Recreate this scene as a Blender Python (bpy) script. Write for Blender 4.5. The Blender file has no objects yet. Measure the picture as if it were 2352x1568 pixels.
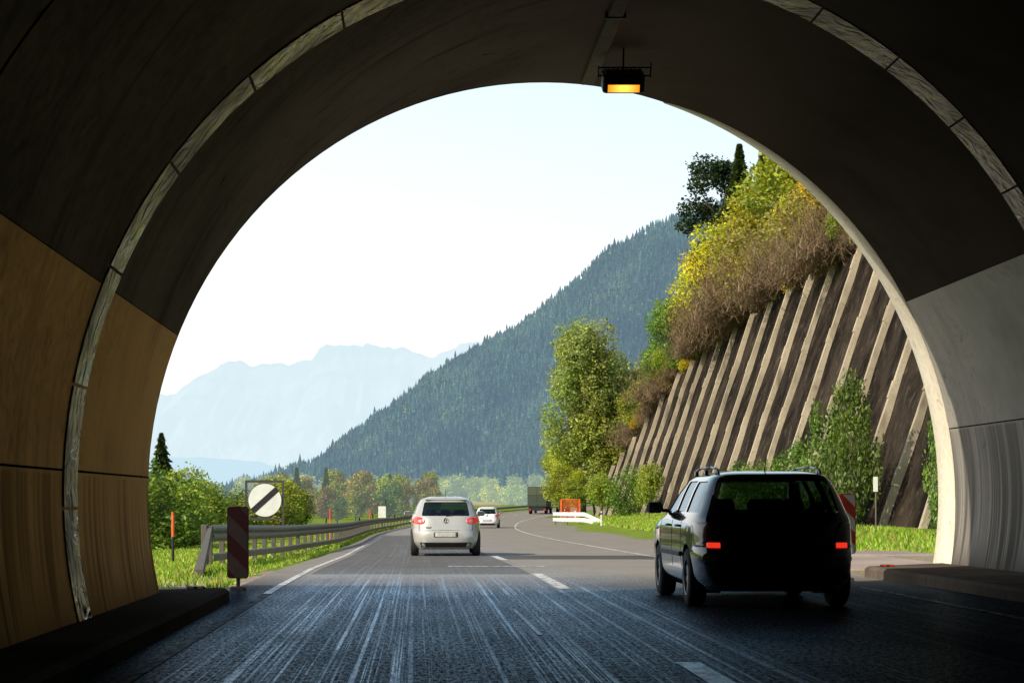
import bpy, math, random, bmesh
import numpy as np
from mathutils import Vector, Matrix, Euler
random.seed(7); rng=np.random.default_rng(7)
scene=bpy.context.scene
COL=scene.collection
# ---------------------------------------------------------------- helpers
def link(o,parent=None):
    COL.objects.link(o)
    if parent is not None: o.parent=parent
    return o
def meta(o,label=None,category=None,group=None,kind=None):
    if label: o["label"]=label
    if category: o["category"]=category
    if group: o["group"]=group
    if kind: o["kind"]=kind
    return o
def mesh_np(name,V,F,smooth=False):
    V=np.asarray(V,dtype=np.float32); F=np.asarray(F,dtype=np.int32)
    me=bpy.data.meshes.new(name)
    n,k=F.shape
    me.vertices.add(len(V)); me.vertices.foreach_set("co",V.ravel())
    me.loops.add(n*k); me.loops.foreach_set("vertex_index",F.ravel())
    me.polygons.add(n)
    me.polygons.foreach_set("loop_start",np.arange(0,n*k,k,dtype=np.int32))
    me.polygons.foreach_set("loop_total",np.full(n,k,dtype=np.int32))
    me.update(calc_edges=True); me.validate()
    me.polygons.foreach_set("use_smooth",np.full(len(me.polygons),smooth))
    return me
def vcol(me,C):
    a=me.attributes.new("Col",'FLOAT_COLOR','POINT')
    C=np.asarray(C,dtype=np.float32)
    if C.shape[1]==3: C=np.hstack([C,np.ones((len(C),1),np.float32)])
    a.data.foreach_set("color",C.ravel())
def obj(name,V,F,mat=None,parent=None,smooth=False,loc=None,rot=None):
    if isinstance(V,bpy.types.Mesh): me=V
    else:
        me=bpy.data.meshes.new(name); me.from_pydata([tuple(v) for v in V],[],[tuple(f) for f in F]); me.update()
        if smooth:
            for p in me.polygons: p.use_smooth=True
    o=bpy.data.objects.new(name,me)
    if mat and not me.materials: me.materials.append(mat)
    link(o,parent)
    if loc is not None: o.location=loc
    if rot is not None: o.rotation_euler=rot
    return o
def empty(name,loc=(0,0,0),rot=(0,0,0)):
    o=bpy.data.objects.new(name,None); o.empty_display_size=.3; o.location=loc; o.rotation_euler=rot
    return link(o)
class MB:
    "accumulates primitives into one mesh"
    def __init__(s): s.V=[];s.F=[]
    def add(s,V,F):
        b=len(s.V); s.V+=[tuple(v) for v in V]; s.F+=[tuple(i+b for i in f) for f in F]; return s
    def box(s,x0,x1,y0,y1,z0,z1,bev=0.0,M=None):
        if bev<=0:
            V=[(x,y,z) for x in(x0,x1) for y in(y0,y1) for z in(z0,z1)]
            F=[(0,1,3,2),(4,6,7,5),(0,4,5,1),(2,3,7,6),(0,2,6,4),(1,5,7,3)]
        else:
            b=min(bev,(x1-x0)*.45,(y1-y0)*.45,(z1-z0)*.45)
            V=[]
            for (z,i) in((z0,b),(z0+b,0),(z1-b,0),(z1,b)):
                X0,X1,Y0,Y1=x0+i,x1-i,y0+i,y1-i
                V+=[(X0+b,Y0,z),(X1-b,Y0,z),(X1,Y0+b,z),(X1,Y1-b,z),(X1-b,Y1,z),(X0+b,Y1,z),(X0,Y1-b,z),(X0,Y0+b,z)]
            F=[tuple(range(7,-1,-1)),tuple(range(24,32))]
            for r in range(3):
                for i in range(8):
                    j=(i+1)%8; F.append((r*8+i,r*8+j,r*8+8+j,r*8+8+i))
        if M is not None: V=[tuple(M@Vector(v)) for v in V]
        return s.add(V,F)
    def tube(s,p,q,r,r2=None,n=10,cap=True):
        p=Vector(p);q=Vector(q); r2=r if r2 is None else r2
        d=(q-p).normalized(); a=d.orthogonal().normalized(); b=d.cross(a)
        V=[];F=[]
        for (c,rr) in((p,r),(q,r2)):
            for i in range(n):
                t=2*math.pi*i/n; V.append(c+a*math.cos(t)*rr+b*math.sin(t)*rr)
        for i in range(n):
            j=(i+1)%n; F.append((i,j,n+j,n+i))
        if cap: F+= [tuple(range(n-1,-1,-1)),tuple(range(n,2*n))]
        return s.add(V,F)
    def lathe_x(s,prof,c=(0,0,0),n=32):
        V=[];F=[];m=len(prof)
        for i in range(n):
            t=2*math.pi*i/n
            for (r,x) in prof: V.append((c[0]+x,c[1]+r*math.cos(t),c[2]+r*math.sin(t)))
        for i in range(n):
            j=(i+1)%n
            for k in range(m-1): F.append((i*m+k,i*m+k+1,j*m+k+1,j*m+k))
        return s.add(V,F)
    def obj(s,name,mat,parent=None,smooth=False,**k): return obj(name,s.V,s.F,mat,parent,smooth,**k)

# ---------------------------------------------------------------- materials
def newmat(name):
    m=bpy.data.materials.new(name); m.use_nodes=True
    nt=m.node_tree; nt.nodes.clear()
    out=nt.nodes.new("ShaderNodeOutputMaterial")
    return m,nt,out
class N:
    def __init__(s,nt): s.nt=nt
    def n(s,t,**k):
        x=s.nt.nodes.new(t)
        for a,b in k.items(): setattr(x,a,b)
        return x
    def l(s,a,b): s.nt.links.new(a,b)
    def set(s,sock,v):
        if isinstance(v,bpy.types.NodeSocket): s.l(v,sock)
        else:
            if isinstance(v,(tuple,list)) and len(v)==3 and sock.type=='RGBA': v=(*v,1)
            sock.default_value=v
    def pos(s,scale=(1,1,1),world=True):
        g=s.n("ShaderNodeNewGeometry") if world else s.n("ShaderNodeTexCoord")
        mp=s.n("ShaderNodeMapping"); mp.inputs["Scale"].default_value=scale
        s.l(g.outputs["Position"] if world else g.outputs["Object"],mp.inputs[0]); return mp.outputs[0]
    def noise(s,vec,scale=1,detail=5,rough=.55,dist=0):
        x=s.n("ShaderNodeTexNoise"); s.l(vec,x.inputs["Vector"]); x.inputs["Scale"].default_value=scale
        x.inputs["Detail"].default_value=detail; x.inputs["Roughness"].default_value=rough; x.inputs["Distortion"].default_value=dist
        return x.outputs["Fac"]
    def ramp(s,f,a,b,ca=0,cb=1):
        r=s.n("ShaderNodeMapRange"); s.set(r.inputs[0],f)
        for i,v in zip((1,2,3,4),(a,b,ca,cb)): s.set(r.inputs[i],v)
        return r.outputs[0]
    def mix(s,f,a,b,mode='MIX'):
        x=s.n("ShaderNodeMix",data_type='RGBA',blend_type=mode)
        s.set(x.inputs[0],f); s.set(x.inputs[6],a); s.set(x.inputs[7],b); return x.outputs[2]
    def math(s,op,a,b=0):
        x=s.n("ShaderNodeMath",operation=op); s.set(x.inputs[0],a); s.set(x.inputs[1],b); return x.outputs[0]
    def bump(s,h,st=.3,d=.02):
        b=s.n("ShaderNodeBump"); s.set(b.inputs["Strength"],st); b.inputs["Distance"].default_value=d; s.l(h,b.inputs["Height"]); return b.outputs[0]
    def sheen(s,col,gcol,rough,fac,normal=None):
        "diffuse body under a tinted satin film, film amount = fac"
        d=s.n("ShaderNodeBsdfDiffuse"); s.set(d.inputs[0],col); g=s.n("ShaderNodeBsdfGlossy"); s.set(g.inputs[0],gcol); s.set(g.inputs["Roughness"],rough)
        if normal is not None: s.l(normal,d.inputs["Normal"]); s.l(normal,g.inputs["Normal"])
        m=s.n("ShaderNodeMixShader"); s.set(m.inputs[0],fac); s.l(d.outputs[0],m.inputs[1]); s.l(g.outputs[0],m.inputs[2]); return m.outputs[0]
    def bsdf(s,col,rough=.6,metal=0,spec=.5,bump=None,bstr=.3,bdist=.02,**k):
        p=s.n("ShaderNodeBsdfPrincipled")
        s.set(p.inputs["Base Color"],col); s.set(p.inputs["Roughness"],rough); s.set(p.inputs["Metallic"],metal)
        s.set(p.inputs["Specular IOR Level"],spec)
        if bump is not None: s.l(s.bump(bump,bstr,bdist),p.inputs["Normal"])
        for a,v in k.items(): s.set(p.inputs[a.replace("_"," ")],v)
        return p.outputs[0]
def simple(name,col,rough=.5,metal=0,spec=.5,var=.25,scale=6,world=False,emis=None,es=0,coat=0):
    m,nt,out=newmat(name); g=N(nt)
    v=g.pos(world=world); f=g.noise(v,scale)
    c2=tuple(c*(1-var) for c in col); c1=tuple(min(1,c*(1+var*.6)) for c in col)
    c=g.mix(g.ramp(f,.3,.7),c2,c1)
    k={}
    if coat: k["Coat_Weight"]=coat
    if emis: k["Emission_Color"]=emis; k["Emission_Strength"]=es
    sh=g.bsdf(c,g.ramp(f,.3,.7,max(.02,rough*.85),min(1,rough*1.15)),metal,spec,**k)
    g.l(sh,out.inputs[0]); return m

def m_concrete(name,base,dark,streak=.5,bands=None,right_shade=False,film=None,fa=0.0,fb=0.0,runs=.9):
    m,nt,out=newmat(name); g=N(nt)
    big=g.noise(g.pos((.35,.35,.35)),1,6,.6)
    fine=g.noise(g.pos((9,9,9)),1,6,.65)
    st=g.noise(g.pos((.6,3.2,.22)),1,4,.6,.3)
    st2=g.noise(g.pos((.6,9,.5)),1,3,.5)
    c=g.mix(g.ramp(big,.35,.65),dark,base)
    dk=g.math('MULTIPLY',g.ramp(st,.52,.75),streak); dk=g.math('MAXIMUM',dk,g.math('MULTIPLY',g.ramp(st2,.56,.78),streak*.5))
    sc=g.noise(g.pos((1.7,1.7,1.7)),1,4,.55,1.5)
    dk=g.math('MAXIMUM',dk,g.ramp(sc,.60,.74,0,.5))
    dk=g.math('MAXIMUM',dk,g.ramp(fine,.45,.8,0,.35))
    geo=g.n("ShaderNodeNewGeometry"); sp=g.n("ShaderNodeSeparateXYZ"); g.l(geo.outputs["Position"],sp.inputs[0])
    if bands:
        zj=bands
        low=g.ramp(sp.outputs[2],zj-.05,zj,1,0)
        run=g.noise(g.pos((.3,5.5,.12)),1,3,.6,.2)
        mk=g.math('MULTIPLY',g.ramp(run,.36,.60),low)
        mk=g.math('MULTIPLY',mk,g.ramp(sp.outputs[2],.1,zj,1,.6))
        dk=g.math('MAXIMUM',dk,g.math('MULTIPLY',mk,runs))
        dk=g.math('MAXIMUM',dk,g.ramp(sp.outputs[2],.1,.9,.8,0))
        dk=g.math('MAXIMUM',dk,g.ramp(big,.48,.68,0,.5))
    if right_shade:
        s_=g.math('ADD',g.ramp(sp.outputs[0],0.5,5.5,0,.88),g.ramp(big,.35,.65,-.10,.10))  # shade painted in: vault colour darkens towards the right, away from the light
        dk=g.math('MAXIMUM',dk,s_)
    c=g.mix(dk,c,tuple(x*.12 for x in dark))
    nrm=g.bump(fine,.35,.01)
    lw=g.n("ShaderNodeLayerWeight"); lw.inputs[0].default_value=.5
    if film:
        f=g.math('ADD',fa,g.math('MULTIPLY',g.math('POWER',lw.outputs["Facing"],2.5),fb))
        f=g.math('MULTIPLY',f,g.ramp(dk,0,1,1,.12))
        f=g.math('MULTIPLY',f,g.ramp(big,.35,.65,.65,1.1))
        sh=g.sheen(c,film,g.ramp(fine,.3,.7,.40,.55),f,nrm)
    else: sh=g.sheen(c,(.5,.5,.5),.6,.01,nrm)
    g.l(sh,out.inputs[0]); return m
M_vault=m_concrete("vault_concrete",(.18,.14,.105),(.10,.078,.06),.55,right_shade=True,film=(.85,.74,.62),fa=.02,fb=.10)
M_wallL=m_concrete("warm_bounce_wall_concrete",(.76,.48,.22),(.60,.35,.14),.45,bands=1.37,film=(1.0,.63,.30),fa=.10,fb=.52,runs=.9)  # warm light bounced onto the left wall is put into colour and film tint
M_wallR=m_concrete("grey_wall_concrete",(.40,.37,.32),(.30,.275,.24),.3,bands=2.24,film=(.9,.88,.82),fa=.01,fb=.06)
M_rimc=m_concrete("portal_concrete",(.52,.46,.36),(.38,.33,.26),.15)
M_sunstrip=m_concrete("painted_sunlit_strip",(.84,.76,.60),(.74,.66,.52),.05)  # pale colour stands for sun striking the right portal edge
M_walk=m_concrete("walkway_concrete",(.15,.12,.09),(.08,.062,.05),.3)
M_apron=m_concrete("apron_concrete",(.42,.34,.28),(.30,.24,.20),.2)
M_duct=m_concrete("duct_concrete",(.34,.29,.23),(.22,.18,.15),.2)
M_groove=simple("joint_shadow_gap",(.008,.007,.006),.9,spec=.02)
def m_band():
    m,nt,out=newmat("joint_cover_sheet"); g=N(nt)
    w=g.noise(g.pos((1,1,1)),2.6,2,.45,2.2); f=g.noise(g.pos((6,6,6)),1,4); pt=g.noise(g.pos((1.1,1.1,1.1)),1,4)
    geo=g.n("ShaderNodeNewGeometry"); sp=g.n("ShaderNodeSeparateXYZ"); g.l(geo.outputs["Position"],sp.inputs[0])
    c=g.mix(g.ramp(f,.3,.7),(.26,.21,.14),(.46,.38,.26))
    c=g.mix(g.ramp(pt,.45,.58,0,.75),c,(.13,.10,.065))
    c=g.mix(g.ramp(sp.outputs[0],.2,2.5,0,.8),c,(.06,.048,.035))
    sh=g.bsdf(c,g.ramp(pt,.35,.6,.16,.45),.8,.5,bump=w,bstr=1,bdist=.08)
    g.l(sh,out.inputs[0]); return m
M_band=m_band()
def m_road():
    m,nt,out=newmat("asphalt_road"); g=N(nt)
    geo=g.n("ShaderNodeNewGeometry"); sp=g.n("ShaderNodeSeparateXYZ"); g.l(geo.outputs["Position"],sp.inputs[0])
    Y=sp.outputs[1]; X=sp.outputs[0]
    fine=g.noise(g.pos((55,55,55)),1,3,.7); agg=g.noise(g.pos((34,8,20)),1,4,.9)
    mid=g.noise(g.pos((1.2,.35,1)),1,5,.6)
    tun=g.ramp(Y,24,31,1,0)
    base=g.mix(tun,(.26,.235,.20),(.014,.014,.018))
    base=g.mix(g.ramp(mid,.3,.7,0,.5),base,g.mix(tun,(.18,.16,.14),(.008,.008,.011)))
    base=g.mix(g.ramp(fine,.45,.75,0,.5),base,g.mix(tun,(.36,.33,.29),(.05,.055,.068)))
    patch=g.math('MULTIPLY',g.math('MULTIPLY',g.ramp(Y,31.0,31.3),g.ramp(Y,95,100,1,0)),g.math('MULTIPLY',g.ramp(X,-1.7,-1.65),g.ramp(X,1.75,1.8,1,0)))
    base=g.mix(g.math('MULTIPLY',patch,.66),base,(.055,.052,.050))
    p2=g.math('MULTIPLY',g.ramp(Y,44,44.4),g.ramp(Y,50,50.5,1,0)); p2=g.math('MULTIPLY',p2,g.ramp(X,1.9,2.0))
    base=g.mix(g.math('MULTIPLY',p2,.75),base,(.045,.042,.04))
    s1=g.noise(g.pos((15,.03,1)),1,4,.65,.10); s2=g.noise(g.pos((46,.09,1)),1,2,.6,.06); br=g.noise(g.pos((38,7.0,1)),1,5,.9); br2=g.noise(g.pos((2.5,.5,1)),1,3,.6)
    wide=g.noise(g.pos((1.7,.012,1)),1,2,.5)
    st=g.math('MULTIPLY',g.ramp(s1,.55,.60),g.ramp(br,.40,.53))
    st=g.math('MAXIMUM',st,g.math('MULTIPLY',g.math('MULTIPLY',g.ramp(s2,.55,.61),g.ramp(br,.45,.56)),.75))
    lane=g.math('MULTIPLY',g.ramp(X,-1.75,-1.1),g.ramp(X,1.5,2.8,1,.05))
    st=g.math('MULTIPLY',g.math('MULTIPLY',st,lane),g.math('MULTIPLY',g.ramp(wide,.36,.51,.10,1),g.ramp(br2,.35,.56,.35,1)))
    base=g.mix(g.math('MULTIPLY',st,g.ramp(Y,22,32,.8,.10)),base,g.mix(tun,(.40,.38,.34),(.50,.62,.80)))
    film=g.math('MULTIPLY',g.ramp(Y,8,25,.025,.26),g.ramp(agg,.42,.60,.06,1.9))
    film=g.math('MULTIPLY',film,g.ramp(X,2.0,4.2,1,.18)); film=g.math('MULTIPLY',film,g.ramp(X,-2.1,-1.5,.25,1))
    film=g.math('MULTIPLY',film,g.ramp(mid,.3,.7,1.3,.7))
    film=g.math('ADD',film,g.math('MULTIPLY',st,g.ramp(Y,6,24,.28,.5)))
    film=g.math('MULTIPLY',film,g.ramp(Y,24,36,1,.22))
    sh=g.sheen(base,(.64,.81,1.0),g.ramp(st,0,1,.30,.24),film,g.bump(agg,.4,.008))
    g.l(sh,out.inputs[0]); return m
M_road=m_road()
def m_paint(name,a,b,film):
    m,nt,out=newmat(name); g=N(nt)
    f=g.noise(g.pos((9,3,9)),1,6,.7); f2=g.noise(g.pos((50,50,50)),1,3,.7)
    c=g.mix(g.ramp(f,.40,.58),a,b); c=g.mix(g.ramp(f2,.55,.75,0,.4),c,tuple(x*.5 for x in a))
    geo=g.n("ShaderNodeNewGeometry"); sp=g.n("ShaderNodeSeparateXYZ"); g.l(geo.outputs["Position"],sp.inputs[0])
    g.l(g.sheen(c,(.7,.85,1),.35,g.math('MULTIPLY',g.ramp(f,.35,.6,.4,1),g.ramp(sp.outputs[1],22,34,film,.04))),out.inputs[0]); return m
M_paint=m_paint("worn_road_paint",(.28,.27,.26),(.68,.66,.62),.42)
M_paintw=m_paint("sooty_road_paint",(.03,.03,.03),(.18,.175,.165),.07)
def m_ground():
    m,nt,out=newmat("grass_ground"); g=N(nt)
    f=g.noise(g.pos((.5,.5,.5)),1,8,.65); f2=g.noise(g.pos((8,8,8)),1,5,.7); f3=g.noise(g.pos((.08,.08,.08)),1,3)
    c=g.mix(g.ramp(f,.3,.7),(.13,.20,.018),(.24,.32,.03)); c=g.mix(g.ramp(f2,.4,.75,0,.6),c,(.05,.08,.012))
    c=g.mix(g.ramp(f3,.5,.7,0,.4),c,(.18,.15,.05))
    g.l(g.bsdf(c,.95,spec=.1,bump=f2,bstr=.8,bdist=.05),out.inputs[0]); return m
M_ground=m_ground()
def m_soil():
    m,nt,out=newmat("scrub_slope"); g=N(nt)
    f=g.noise(g.pos((.4,.4,.4)),1,8,.65)
    c=g.mix(g.ramp(f,.3,.7),(.07,.08,.02),(.13,.09,.04))
    g.l(g.bsdf(c,.95,spec=.1,bump=f,bstr=1,bdist=.4),out.inputs[0]); return m
M_soil=m_soil()
def m_leaf(name,trans=.35,haze=None,hz=0.0,gain=1.0):
    m,nt,out=newmat(name); g=N(nt)
    a=g.n("ShaderNodeAttribute",attribute_name="Col"); oi=g.n("ShaderNodeObjectInfo")
    hsv=g.n("ShaderNodeHueSaturation"); g.l(a.outputs["Color"],hsv.inputs["Color"])
    g.l(g.ramp(oi.outputs["Random"],0,1,.78*gain,1.28*gain),hsv.inputs["Value"]); g.l(g.ramp(oi.outputs["Random"],0,1,.485,.512),hsv.inputs["Hue"])
    c=hsv.outputs[0]
    d=g.bsdf(c,.5,spec=.3)
    t=g.n("ShaderNodeBsdfTranslucent"); g.l(g.mix(1.0,c,(1.0,.95,.6),'MULTIPLY'),t.inputs[0])
    mx=g.n("ShaderNodeMixShader"); mx.inputs[0].default_value=trans; g.l(d,mx.inputs[1]); g.l(t.outputs[0],mx.inputs[2])
    o=mx.outputs[0]
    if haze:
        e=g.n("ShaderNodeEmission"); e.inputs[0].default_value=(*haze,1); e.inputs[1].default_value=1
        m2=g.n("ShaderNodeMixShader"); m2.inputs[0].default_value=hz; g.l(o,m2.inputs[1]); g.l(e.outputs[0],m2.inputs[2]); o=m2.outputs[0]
    g.l(o,out.inputs[0]); return m
M_leaf=m_leaf("leaves",.45,gain=1.85)
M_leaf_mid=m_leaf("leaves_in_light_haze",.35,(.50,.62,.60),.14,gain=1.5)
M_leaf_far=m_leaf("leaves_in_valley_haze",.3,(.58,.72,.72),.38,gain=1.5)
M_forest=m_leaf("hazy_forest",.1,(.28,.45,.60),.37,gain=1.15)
M_bark=simple("bark",(.10,.075,.05),.9,scale=12)
M_twig=simple("dry_twigs",(.23,.155,.085),.9,scale=1.2,world=True,var=.6)
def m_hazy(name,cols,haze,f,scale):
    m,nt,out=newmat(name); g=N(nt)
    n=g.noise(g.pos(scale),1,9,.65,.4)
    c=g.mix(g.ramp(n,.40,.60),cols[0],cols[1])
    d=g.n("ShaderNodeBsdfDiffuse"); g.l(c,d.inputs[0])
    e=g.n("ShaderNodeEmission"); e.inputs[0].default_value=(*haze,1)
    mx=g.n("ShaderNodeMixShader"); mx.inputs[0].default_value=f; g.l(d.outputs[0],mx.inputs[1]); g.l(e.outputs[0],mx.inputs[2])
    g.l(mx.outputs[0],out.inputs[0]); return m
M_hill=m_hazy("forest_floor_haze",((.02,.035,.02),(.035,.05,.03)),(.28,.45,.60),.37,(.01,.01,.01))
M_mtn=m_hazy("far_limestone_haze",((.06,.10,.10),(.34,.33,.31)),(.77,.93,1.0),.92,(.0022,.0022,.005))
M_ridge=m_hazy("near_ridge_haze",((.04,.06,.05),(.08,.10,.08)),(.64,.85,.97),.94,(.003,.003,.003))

M_galv=simple("weathered_barrier_steel",(.20,.172,.13),.65,.1,var=.4,scale=3,world=True)
M_post=simple("weathered_post",(.12,.105,.085),.7,.1,world=True)
M_frame=simple("dark_sign_frame",(.06,.055,.05),.6,.2)
M_black=simple("black_plastic",(.012,.012,.013),.55)
M_rubber=simple("tyre_rubber",(.018,.018,.018),.85)
M_seat=simple("seat_fabric",(.02,.02,.022),.9)
M_red=simple("red_paint",(.60,.07,.04),.5)
M_orange=simple("orange_paint",(.75,.12,.02),.5)
M_white=simple("white_paint",(.74,.73,.68),.5,var=.12,scale=3)
M_dark=simple("dark_gap",(.006,.006,.006),.7)
M_chrome=simple("chrome",(.35,.35,.35),.25,.9,var=.1)
M_rim=simple("alloy_rim",(.35,.35,.36),.35,.8)
M_sil=simple("silver_car_paint",(.50,.48,.43),.32,.3,coat=.8,var=.03)
M_blk=simple("black_car_paint",(.004,.005,.008),.12,.0,coat=1,var=.1)
M_wht=simple("white_car_paint",(.75,.76,.78),.3,0,coat=.8,var=.04)
M_blue=simple("dark_blue_car_paint",(.03,.05,.09),.3,0,coat=.8,var=.04)
M_tail=simple("red_lamp_lens",(.65,.02,.015),.15,coat=1,var=.1,emis=(1,.04,.02),es=.3)
M_brake=simple("lit_brake_lamp",(.8,.03,.02),.2,emis=(1,.04,.02),es=.85,var=.4,scale=40)
M_lens=simple("clear_lamp_lens",(.6,.40,.37),.15,coat=1)
M_plate=simple("plate_white",(.45,.43,.38),.5,var=.3,scale=20)
def m_amber():
    m,nt,out=newmat("amber_glass"); g=N(nt)
    tc=g.n("ShaderNodeTexCoord"); sp=g.n("ShaderNodeSeparateXYZ"); g.l(tc.outputs["Object"],sp.inputs[0])
    d=g.math('ABSOLUTE',sp.outputs[0]); f=g.ramp(d,.04,.19,0,1)
    e=g.n("ShaderNodeEmission"); g.l(g.mix(f,(1.6,.85,.10),(1.1,.28,.01)),e.inputs[0]); e.inputs[1].default_value=1.2
    g.l(e.outputs[0],out.inputs[0]); return m
M_amber=m_amber()
def m_glass(name,tint,refl):
    m,nt,out=newmat(name); g=N(nt)
    t=g.n("ShaderNodeBsdfTransparent"); t.inputs[0].default_value=(*tint,1)
    gl=g.n("ShaderNodeBsdfGlossy"); gl.inputs["Roughness"].default_value=.03; gl.inputs[0].default_value=(.75,.88,1,1)
    lw=g.n("ShaderNodeLayerWeight"); lw.inputs[0].default_value=.5
    f=g.math('ADD',refl,g.math('MULTIPLY',g.math('POWER',lw.outputs["Facing"],4),.8))
    mx=g.n("ShaderNodeMixShader"); g.l(f,mx.inputs[0]); g.l(t.outputs[0],mx.inputs[1]); g.l(gl.outputs[0],mx.inputs[2])
    g.l(mx.outputs[0],out.inputs[0]); return m
M_glass=m_glass("tinted_car_glass",(.28,.36,.30),.05)

# ---------------------------------------------------------------- road course
def sm(t): t=np.clip(t,0,1); return t*t*(3-2*t)
def zr(Y):
    return np.interp(Y,[-80,26,34,50,80,140,200,254,320,400,9e9],[0,0,-.04,-.25,-.48,-.78,-.74,-.55,-.15,.3,.3])
def off(Y):
    d=np.maximum(0,np.asarray(Y,float)-90); return np.minimum(d*d/2280, d*.45)
Ys=np.concatenate([np.arange(-60,20,4.),np.arange(20,120,1.),np.arange(120,420,3.),np.arange(420,640,10.)])
def strip(x0,x1,Yv,dz,name,mat,parent=None,nx=1):
    V=[];F=[]
    for i,y in enumerate(Yv):
        a=x0(y);b=x1(y)
        for k in range(nx+1):
            V.append((a+(b-a)*k/nx,y,float(zr(y))+dz))
    for i in range(len(Yv)-1):
        for k in range(nx):
            p=i*(nx+1)+k; F.append((p,p+1,p+nx+2,p+nx+1))
    return obj(name,V,F,mat,parent)
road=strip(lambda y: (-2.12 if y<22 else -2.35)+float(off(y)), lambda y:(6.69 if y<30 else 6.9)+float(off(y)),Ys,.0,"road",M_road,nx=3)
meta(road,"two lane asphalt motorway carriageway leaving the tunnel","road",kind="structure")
def layx(y): return float(np.interp(y,[36,46,60,90,128,200,230],[6.85,7.6,9.2,11.2,12.3,14.3,15.4]))
lay=strip(lambda y:6.88+float(off(y)),lambda y:max(layx(y),6.95+float(off(y))),np.arange(37,215,2.),-.004,"lay_by",M_road)
meta(lay,"widened asphalt lay-by beside the carriageway","road",kind="structure")
mb=MB()
def line(x,w,y0,y1,step=2.):
    ys=np.arange(y0,y1+.01,step if y1-y0>step else (y1-y0))
    for a,b in zip(ys[:-1],ys[1:]):
        oa,ob=float(off(a)),float(off(b))
        mb.add([(x-w+oa,a,float(zr(a))+.006),(x+w+oa,a,float(zr(a))+.006),(x+w+ob,b,float(zr(b))+.006),(x-w+ob,b,float(zr(b))+.006)],[(0,1,2,3)])
line(-1.82,.05,24,330,2.); line(5.75,.055,48,330,2.)
for k in range(-2,16):
    y0=7.8+k*17.6
    line(1.87,.085,y0,y0+6,2.)
z36=float(zr(36)); mb.add([(.55,36,z36+.006),(2.3,36,z36+.006),(2.3,36.25,z36+.005),(.55,36.25,z36+.005)],[(0,1,2,3)])
mb.add([(1.00,16.6,.006),(1.04,16.6,.006),(1.01,20.5,.006),(.97,20.5,.006)],[(0,1,2,3)])
mb.obj("road_marking",M_paint,road)
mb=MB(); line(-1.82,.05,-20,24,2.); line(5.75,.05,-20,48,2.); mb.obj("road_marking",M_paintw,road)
# ---------------------------------------------------------------- ground
gx=np.unique(np.concatenate([-np.geomspace(30,7000,26)[::-1],np.linspace(-28,28,57),np.geomspace(30,7000,26)]))
gy=np.unique(np.concatenate([[-3000,-800,-200],np.arange(-60,20,8.),np.arange(20,120,1.),np.arange(120,420,3.),np.geomspace(430,12000,34)]))
GX,GY=np.meshgrid(gx,gy)
def gz(X,Y):
    X=np.asarray(X,float);Y=np.asarray(Y,float)
    z=zr(Y)-.03
    u=X-off(Y)
    fade=1-sm((Y-400)/300)
    z=z+fade*(sm((-u-3.2)/6)*-.18 + sm((u-9)/9)*(np.where(Y>30,1,0))*(-zr(Y)+.05)*1.0)
    z=z+np.where((np.abs(u-2.3)>5.2)&(Y>30),.035*np.sin(X*1.3+Y*.7)*np.cos(Y*.9),0)
    return z
GZ=gz(GX,GY)
idx=np.arange(GX.size).reshape(GX.shape)
F=np.stack([idx[:-1,:-1],idx[:-1,1:],idx[1:,1:],idx[1:,:-1]],-1).reshape(-1,4)
me=mesh_np("ground",np.stack([GX,GY,GZ],-1).reshape(-1,3),F,True); me.materials.append(M_ground)
g_=obj("ground",me,None); meta(g_,"grassy valley floor reaching the mountains","ground",kind="structure")

# ---------------------------------------------------------------- tunnel
CX,CZ,RX,RZ=2.75,1.2,5.6,5.35
def prof(phi,dr=0): return CX+(RX+dr)*math.cos(phi), CZ+(RZ+dr)*math.sin(phi)
def phiz(z,left): 
    s=math.asin(max(-1,min(1,(z-CZ)/RZ))); return math.pi-s if left else s
portalY=lambda x:23.78+.966*x
ringY=lambda x:18.0+.72*x
ring2Y=lambda x:12.9+.8*x
backY=lambda x:-45+.0*x
tunnel=empty("tunnel",(CX,20,0)); meta(tunnel,"dark concrete road tunnel vault with skewed open portal","tunnel")
def tparent(o): 
    o.parent=tunnel; o.matrix_parent_inverse=Matrix.Translation((-CX,-20,0)); return o
def shell(name,p0,p1,ya,yb,mat,n=40,dr=0,m=6,flip=False,smooth=True):
    V=[];F=[]
    for i in range(n+1):
        ph=p0+(p1-p0)*i/n; x,z=prof(ph,dr)
        for k in range(m+1):
            V.append((x,ya(x)+(yb(x)-ya(x))*k/m,z))
    for i in range(n):
        for k in range(m):
            p=i*(m+1)+k; q=p+m+1
            F.append((p,q,q+1,p+1) if not flip else (p,p+1,q+1,q))
    return tparent(obj(name,V,F,mat,None,smooth))
PB_L,PB_R=phiz(.0,True),phiz(.0,False)
PU_L,PU_R=phiz(2.89,True),phiz(4.15,False)
PJ_L,PJ_R=phiz(1.37,True),phiz(2.24,False)
e=.0015
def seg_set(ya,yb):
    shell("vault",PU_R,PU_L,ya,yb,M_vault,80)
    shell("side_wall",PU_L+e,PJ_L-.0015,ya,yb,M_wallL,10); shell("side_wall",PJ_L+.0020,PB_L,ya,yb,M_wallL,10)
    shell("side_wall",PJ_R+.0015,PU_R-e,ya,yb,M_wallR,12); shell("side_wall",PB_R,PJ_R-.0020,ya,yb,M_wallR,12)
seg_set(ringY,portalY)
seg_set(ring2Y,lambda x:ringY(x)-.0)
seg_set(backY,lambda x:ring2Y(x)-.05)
shell("joint_gap",PB_R-.02,PB_L+.02,backY,lambda x:portalY(x)-.03,M_groove,90,dr=.05)
shell("outer_shell",PB_R-.05,PB_L+.05,backY,portalY,M_rimc,60,dr=.65,flip=True)
V=[];F=[];n=90
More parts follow.
